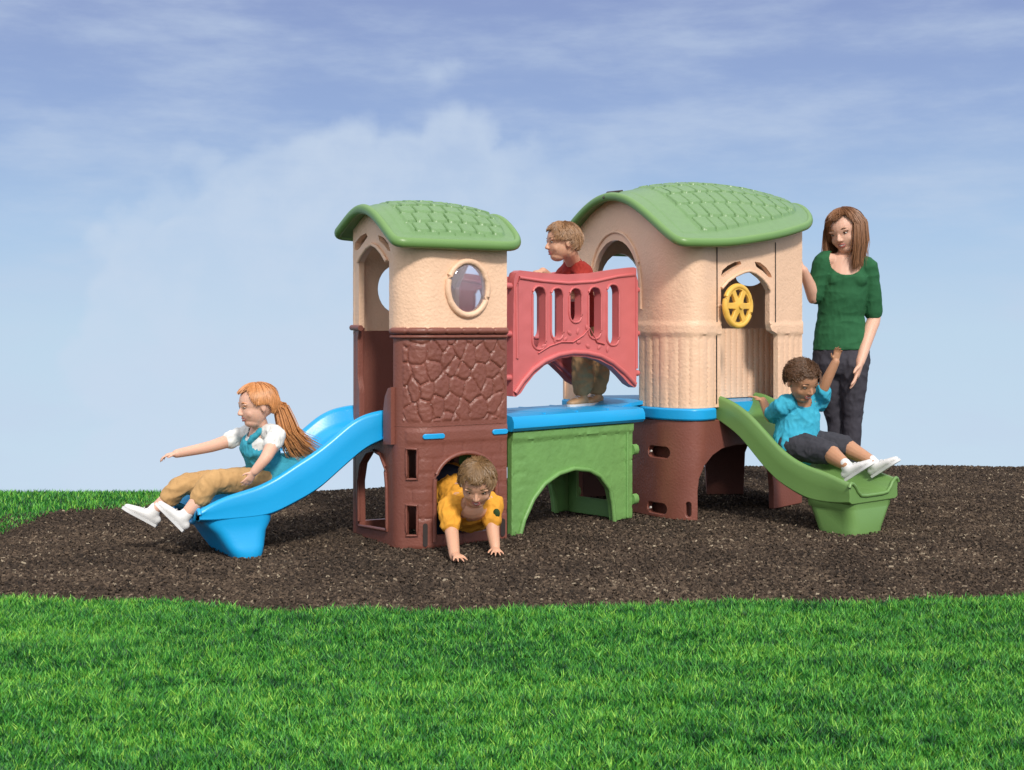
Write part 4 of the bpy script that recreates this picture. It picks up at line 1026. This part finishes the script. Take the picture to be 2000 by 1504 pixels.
# ---------------- boy crawling out of the tower
g = person('brown-haired boy in an orange t-shirt crawling out of the tower doorway on his hands', (-0.25, 5.8, 0))
hd = at(932, 944, 5.56); s = 0.205; bm = bmesh.new(); P, A_ = head(bm, hd, (-0.03, -0.86, -0.50), (0.02, -0.45, 0.9), s)
shL = at(876, 990, 5.69); shR = at(962, 982, 5.76); nk = at(922, 982, 5.72); che = (shL+shR)/2+V((0.0, 0.09, -0.045)); pel = V((-0.31, 6.12, 0.27)); side = V((1, 0.1, 0.0))
ring_loft(bm, [(nk+V((0, 0.0, -0.03)), side, 0.075, 0.05), (che, side, 0.098, 0.072), (che.lerp(pel, 0.55), side, 0.083, 0.068), (pel, side, 0.092, 0.078)], 20)
limb(bm, [che.lerp(nk, 0.6), nk, hd+V((0, 0.03, -0.01))], [0.055, 0.042, 0.04])
elL = at(883, 1045, 5.60); wrL = at(888, 1087, 5.49); elR = at(962, 1034, 5.70); wrR = at(967, 1068, 5.64)
for sh, el, wr in ((shL, elL, wrL), (shR, elR, wrR)): limb(bm, [nk.lerp(sh, 0.6), sh, el, wr], [0.042, 0.040, 0.030, 0.023])
wrL.z = 0.030; wrR.z = 0.030
hand(bm, wrL, (0.35, -0.9, -0.12), (0, 0, -1), (1, 0, 0), 0.095, 0.12, 0.45); hand(bm, wrR, (0.15, -0.9, -0.12), (0, 0, -1), (-1, 0, 0), 0.095, 0.12, 0.4)
for sg in (-1, 1):
    hi = pel+side*0.05*sg; kn = hi+V((0.01, -0.05, -0.215)); an = kn+V((0, 0.24, -0.005)); limb(bm, [hi, kn, an], [0.068, 0.048, 0.03])
fuse('body', bm, SKINT, g, 0.0032, 5)
BH = hairm('brown_hair', (0.17, 0.095, 0.038)); face_parts(g, P, A_, s, BH); hair_cap(g, P, A_, s, BH, 0.06, seed=5, strands=1100, length=0.5, swirl=0.5, bang=0.05)
ORG = cloth('orange_cotton', (0.72, 0.33, 0.04)); bm = bmesh.new()
ring_loft(bm, [(nk+V((0, 0.01, -0.028)), side, 0.078, 0.055), (che+V((0, 0, -0.010)), side, 0.104, 0.086), (che.lerp(pel, 0.5)+V((0, 0, -0.015)), side, 0.096, 0.085), (pel, side, 0.104, 0.088)], 20)
for sh, el in ((shL, elL), (shR, elR)): limb(bm, [nk.lerp(sh, 0.55), sh, sh.lerp(el, 0.62)], [0.044, 0.048, 0.046])
fuse('shirt', bm, ORG, g, 0.004, 3, (0.006, 16, (1, 1, 1)), cut=[(nk+V((0, -0.05, 0.005)), 0.046)])
# dark oval badge on the sleeve
bp = shR.lerp(elR, 0.35)+V((0.018, -0.046, 0)); bm = bmesh.new(); ellip(bm, bp, ((1, 0, 0), (0, 1, 0), (0, 0, 1)), (0.016, 0.012, 0.022), 12, 8); kp(from_bm('sleeve_badge', bm, cloth('dark_green_print', (0.03, 0.06, 0.02)), None, 180), g)
NAVY = cloth('dark_blue_denim', (0.02, 0.025, 0.045)); bm = bmesh.new()
ring_loft(bm, [(pel+V((0, -0.05, 0)), side, 0.102, 0.085), (pel+V((0, 0.04, -0.01)), side, 0.10, 0.085)], 18)
for sg in (-1, 1):
    hi = pel+side*0.05*sg; kn = hi+V((0.01, -0.05, -0.215)); an = kn+V((0, 0.24, -0.005)); limb(bm, [hi, kn, an], [0.076, 0.056, 0.042])
fuse('trousers', bm, NAVY, g, 0.006, 3)

# ---------------- boy on the bridge
g = person('sandy-haired boy in a red top looking sideways over the red bridge railing', (0.40, 6.86, 0.585))
hd = at(1099, 474, 6.56); s = 0.202; bm = bmesh.new(); P, A_ = head(bm, hd, (-0.96, -0.28, -0.04), (-0.12, -0.02, 1), s)
fz = 0.585; pel = at(1142, 645, 6.86); che = at(1124, 572, 6.74); nk = at(1121, 517, 6.66); side = V((0.25, -0.95, 0))
shN = at(1140, 534, 6.59); shF = at(1112, 528, 6.78)
ring_loft(bm, [(pel, side, 0.088, 0.076), (pel.lerp(che, 0.5), side, 0.082, 0.07), (che, side, 0.10, 0.075), (nk.lerp(che, 0.3), side, 0.08, 0.056)], 20)
limb(bm, [che.lerp(nk, 0.6), nk, hd+V((0.03, 0, -0.04))], [0.055, 0.040, 0.042])
elN = at(1118, 580, 6.50); wrN = at(1092, 556, 6.42); elF = at(1088, 552, 6.68); wrF = at(1060, 530, 6.52)
limb(bm, [nk.lerp(shN, 0.6), shN, elN, wrN], [0.04, 0.038, 0.028, 0.021]); limb(bm, [nk.lerp(shF, 0.6), shF, elF, wrF], [0.04, 0.038, 0.028, 0.021])
hand(bm, wrN, (-0.8, -0.3, -0.25), (0, 0.1, -1), (0.2, -0.9, 0), 0.095, 0.5); hand(bm, wrF, (-0.8, -0.5, -0.1), (0, 0.1, -1), (0.2, -0.9, 0), 0.095, 0.4)
J = []
for sg, kx, ax_, ay in ((1, 1140, 1137, 785), (-1, 1168, 1166, 779)):
    hi = pel+side*0.048*sg; kn = at(kx, 716, 6.80 if sg > 0 else 6.93); an = at(ax_, 776, 6.84 if sg > 0 else 6.96); an.z = fz+0.065; J.append((hi, kn, an)); limb(bm, [hi, kn, kn.lerp(an, 0.35), an], [0.07, 0.046, 0.044, 0.028])
fuse('body', bm, SKINT, g, 0.0032, 5)
SH = hairm('sandy_hair', (0.25, 0.13, 0.06)); face_parts(g, P, A_, s, SH, False); hair_cap(g, P, A_, s, SH, 0.10, seed=8, strands=1000, length=0.5, swirl=0.5)
REDC = cloth('red_cotton', (0.30, 0.030, 0.022)); bm = bmesh.new()
ring_loft(bm, [(pel+V((0, 0, 0.0)), side, 0.108, 0.092), (pel.lerp(che, 0.5), side, 0.10, 0.085), (che, side, 0.112, 0.088), (nk.lerp(che, 0.3), side, 0.090, 0.064), (nk.lerp(che, 0.05), side, 0.055, 0.05)], 20)
for sh, el in ((shN, elN), (shF, elF)): limb(bm, [nk.lerp(sh, 0.55), sh, el.lerp(sh, 0.3)], [0.046, 0.05, 0.044])
fuse('shirt', bm, REDC, g, 0.005, 3, (0.005, 18, (1, 1, 1)))
KHA = cloth('khaki_cotton', (0.36, 0.21, 0.10)); bm = bmesh.new()
ring_loft(bm, [(pel+V((0, 0, -0.05)), side, 0.10, 0.085), (pel+V((0, 0, 0.04)), side, 0.092, 0.08)], 18)
for hi, kn, an in J: limb(bm, [hi, kn, an+V((0, 0, 0.035))], [0.08, 0.062, 0.055], 16)
fuse('trousers', bm, KHA, g, 0.005, 3, (0.006, 16, (1, 1, 1.4)))
TSH = mat('tan_shoe_leather', (0.46, 0.28, 0.15), 0.6)
for hi, kn, an in J: shoe(g, an, (-0.6, -0.8, 0), (0, 0, -1), 0.165, TSH, SOLEM)

# ---------------- boy on the green slide
g = person('dark-haired boy in a bright blue top and dark shorts riding down the green slide', (1.46, 6.58, 0.35))
hd = at(1566, 745, 6.50); s = 0.208; bm = bmesh.new(); P, A_ = head(bm, hd, (0.42, -0.80, -0.42), (0.10, -0.34, 0.93), s)
pel = at(1556, 868, 6.58); che = at(1560, 808, 6.60); nk = at(1562, 779, 6.58); side = V((0.86, 0.5, 0))
shL = at(1529, 793, 6.53); shR = at(1597, 787, 6.66)
ring_loft(bm, [(pel, side, 0.092, 0.08), (pel.lerp(che, 0.5), side, 0.088, 0.075), (che, side, 0.10, 0.072), (nk.lerp(che, 0.35), side, 0.08, 0.055)], 20)
limb(bm, [che.lerp(nk, 0.6), nk, hd+V((0, 0.02, -0.05))], [0.055, 0.042, 0.042])
elL = at(1506, 815, 6.66); wrL = at(1490, 783, 6.74); elR = at(1608, 757, 6.58); wrR = at(1632, 707, 6.55)
for sh, el, wr in ((shL, elL, wrL), (shR, elR, wrR)): limb(bm, [nk.lerp(sh, 0.6), sh, el, wr], [0.04, 0.039, 0.030, 0.021])
hand(bm, wrR, (0.15, -0.1, 1), (0.2, -1, 0), (-1, 0, 0.2), 0.092, 0.35); hand(bm, wrL, (-0.4, 0.1, 0.2), (0, 0, -1), (0.4, -1, 0), 0.09, 0.3)
J = []
for k_, a_, yk, ya, sg in (((1618, 884), (1652, 908), 6.38, 6.24, -1), ((1648, 872), (1704, 902), 6.52, 6.40, 1)):
    hi = pel+side*0.05*sg+V((0, 0, -0.0)); kn = at(*k_, yk); an = at(*a_, ya); J.append((hi, kn, an)); limb(bm, [hi, kn, kn.lerp(an, 0.35), an], [0.068, 0.046, 0.043, 0.028])
fuse('body', bm, SKIND, g, 0.0032, 5)
DH = hairm('dark_curly_hair', (0.10, 0.048, 0.022)); face_parts(g, P, A_, s, DH); hair_cap(g, P, A_, s, DH, 0.10, seed=12, strands=2200, length=0.18, swirl=0.7, thick=0.045, curly=0.012)
SKY = cloth('bright_blue_cotton', (0.025, 0.32, 0.50), col2=(0.07, 0.45, 0.60)); bm = bmesh.new()
ring_loft(bm, [(pel+V((0, 0, -0.01)), side, 0.135, 0.108), (pel.lerp(che, 0.3), side, 0.125, 0.100), (che, side, 0.120, 0.092), (nk.lerp(che, 0.35), side, 0.092, 0.066), (nk.lerp(che, 0.05), side, 0.058, 0.05)], 20)
for sh, el, wr in ((shL, elL, wrL), (shR, elR, wrR)): limb(bm, [nk.lerp(sh, 0.55), sh, sh.lerp(el, 0.75)], [0.047, 0.051, 0.048])
fuse('shirt', bm, SKY, g, 0.004, 3, (0.008, 15, (1, 1, 0.7)), cut=[(nk+V((0.02, -0.04, 0.015)), 0.055)])
DGR = cloth('dark_grey_cotton', (0.045, 0.045, 0.055)); bm = bmesh.new()
ring_loft(bm, [(pel+V((0, 0, -0.03)), side, 0.115, 0.09), (pel+V((0, 0, 0.03)), side, 0.11, 0.09)], 18)
for hi, kn, an in J: limb(bm, [hi, hi.lerp(kn, 0.96)], [0.082, 0.062], 16)
fuse('shorts', bm, DGR, g, 0.005, 3, (0.005, 16, (1, 1, 1)))
for hi, kn, an in J: shoe(g, an, (0.62, -0.55, 0.55), (0.62, -0.4, -0.75), 0.165, WHITE, SOLEM)

# ---------------- woman
WY = 7.62
g = person('long-haired woman in a dark green top and charcoal trousers standing behind the green slide', (1.98, WY, 0))
hd = at(1652, 452, WY-0.02); s = 0.262; bm = bmesh.new(); P, A_ = head(bm, hd, (-0.62, -0.74, -0.26), (-0.26, -0.10, 0.95), s)
pel = at(1643, 690, WY); wai = at(1642, 615, WY); che = at(1648, 545, WY); nk = at(1650, 503, WY); side = V((0.97, -0.1, 0))
shL = at(1609, 512, WY-0.02); shR = at(1694, 522, WY-0.03)
ring_loft(bm, [(pel, side, 0.150, 0.105), (pel.lerp(wai, 0.5), side, 0.140, 0.095), (wai, side, 0.122, 0.09), (che, side, 0.138, 0.10), (nk.lerp(che, 0.3), side, 0.115, 0.075)], 24)
limb(bm, [che.lerp(nk, 0.6), nk, hd+V((0.02, 0.02, -0.08))], [0.07, 0.050, 0.052])
elL = at(1592, 583, WY-0.01); wrL = at(1569, 528, WY-0.10); elR = at(1707, 618, WY+0.0); wrR = at(1680, 708, WY-0.14)
for sh, el, wr in ((shL, elL, wrL), (shR, elR, wrR)): limb(bm, [nk.lerp(sh, 0.6), sh, el, el.lerp(wr, 0.3), wr], [0.042, 0.050, 0.040, 0.040, 0.026])
hand(bm, wrR, (-0.30, -0.15, -1), (-0.9, 0.3, 0.2), (-0.5, -0.9, 0), 0.175, 0.14, 0.3); hand(bm, wrL, (-0.9, 0.1, 0.5), (0, 1, 0), (0.3, 0, 1), 0.165, 0.3)
J = []
for hx, kx, ky, ax_, dy in ((1618, 1632, 822, 1646, 0.02), (1667, 1666, 815, 1658, -0.06)):
    hi = at(hx, 712, WY+dy); kn = at(kx, ky, WY+dy); an = at(ax_, 940, WY+dy); an.z = 0.09; J.append((hi, kn, an)); limb(bm, [hi, kn, kn.lerp(an, 0.3), an], [0.076, 0.048, 0.045, 0.030])
fuse('body', bm, SKIN, g, 0.0045, 3)
WH = hairm('chestnut_hair', (0.19, 0.085, 0.038)); face_parts(g, P, A_, s, WH)
def ext(bm):
    rnd = random.Random(4); sd, f_, up = A_
    for i in range(4200):
        ph = rnd.uniform(-2.45, 2.45); ph = PI+ph*0.86 if True else ph; back = 1.0
        a = abs(((ph+PI) % (2*PI))-PI)
        if a < 0.95: continue
        c = P(0, -0.035, 0.10); rx, ry, rz = 0.41*s, 0.47*s, 0.45*s
        r0 = c+sd*rx*0.5*math.sin(ph)+f_*ry*0.45*math.cos(ph)+up*rz*0.86
        r1 = c+sd*rx*math.sin(ph)+f_*ry*math.cos(ph)+up*rz*0.05
        r2 = r1+V((0, 0, -0.45*s))+sd*math.sin(ph)*0.03*s
        r3 = r1+V((0, 0, -rnd.uniform(0.72, 1.0)*s))-sd*math.sin(ph)*rx*0.12-f_*math.cos(ph)*0.03*s
        j = V((rnd.gauss(0, 1), rnd.gauss(0, 1), rnd.gauss(0, 1)))*0.020*s*(1 if rnd.random() > 0.1 else 2.2)
        strand(bm, [r0, r0.lerp(r1, 0.5)+(r1-c)*0.16, r1+j*0.6+(r1-c)*0.05, r2+j, r2.lerp(r3, 0.5)+j, r3+j*1.6], [0.006*s, 0.009*s, 0.010*s, 0.009*s, 0.008*s, 0.002*s])
    # side-swept fringe
    for i in range(700):
        t0 = rnd.uniform(-0.1, 1); r0 = P(-0.10+0.04*rnd.random(), 0.22+0.12*t0, 0.50-0.04*t0); r3 = P(0.30+0.08*rnd.random(), 0.27-0.1*rnd.random(), 0.10-0.25*rnd.random()); m_ = P(0.14+0.1*rnd.random(), 0.40, 0.33-0.10*rnd.random())
        strand(bm, [r0, r0.lerp(m_, 0.5)+(m_-r0).cross(r3-m_).normalized()*0, m_, m_.lerp(r3, 0.5), r3], [0.006*s, 0.009*s, 0.010*s, 0.008*s, 0.003*s])
hair_cap(g, P, A_, s, WH, 0.16, seed=15, strands=700, length=1.0, swirl=0.1, thick=0.05, extra=ext)
DGN = cloth('dark_green_jersey', (0.020, 0.100, 0.040), col2=(0.032, 0.14, 0.06)); bm = bmesh.new()
fb = V((0, -1, 0))
ring_loft(bm, [(pel+V((0, 0, 0.02)), side, 0.168, 0.122), (pel.lerp(wai, 0.5), side, 0.156, 0.114), (wai, side, 0.135, 0.10), (wai.lerp(che, 0.5)+fb*0.01, side, 0.142, 0.112), (che+fb*0.012+V((0, 0, 0.02)), side, 0.150, 0.112)], 26, False)
ring_loft(bm, [(che, side, 0.148, 0.11), (nk.lerp(che, 0.5), side, 0.150, 0.093), (nk.lerp(che, 0.30)+V((0, 0.01, 0)), side, 0.140, 0.080)], 24, False)
for g_ in (-1, 1): ellip(bm, che+side*0.062*g_+fb*0.075+V((0, 0, -0.01)), ((1, 0, 0), (0, 1, 0), (0, 0, 1)), (0.058, 0.045, 0.055))
for sh, el, q in ((shL, elL, 0.9), (shR, elR, 0.92)): limb(bm, [nk.lerp(sh, 0.60)+V((0, 0, -0.003)), sh+V((0, 0, 0.0)), sh.lerp(el, 0.5), sh.lerp(el, q)], [0.056, 0.063, 0.060, 0.055], 16)
fuse('shirt', bm, DGN, g, 0.0045, 4, (0.0035, 11, (0.6, 1, 1.6)), cut=[(nk+V((-0.01, -0.085, -0.01)), 0.098), (nk+V((0, 0, 0.03)), 0.085)])
CHA = cloth('charcoal_denim', (0.050, 0.047, 0.060)); bm = bmesh.new()
ring_loft(bm, [(pel+V((0, 0, -0.06)), side, 0.170, 0.12), (pel+V((0, 0, 0.03)), side, 0.162, 0.115)], 24)
for hi, kn, an in J: limb(bm, [hi, hi.lerp(kn, 0.5), kn, kn.lerp(an, 0.35), an+V((0, 0, -0.02))], [0.090, 0.074, 0.055, 0.053, 0.038], 18)
fuse('trousers', bm, CHA, g, 0.006, 3, (0.005, 14, (1, 1, 1)))
BSH = mat('black_shoe_leather', (0.02, 0.02, 0.02), 0.5)
for hi, kn, an in J: shoe(g, an, (-0.3, -1, 0), (0, 0, -1), 0.24, BSH, BSH)
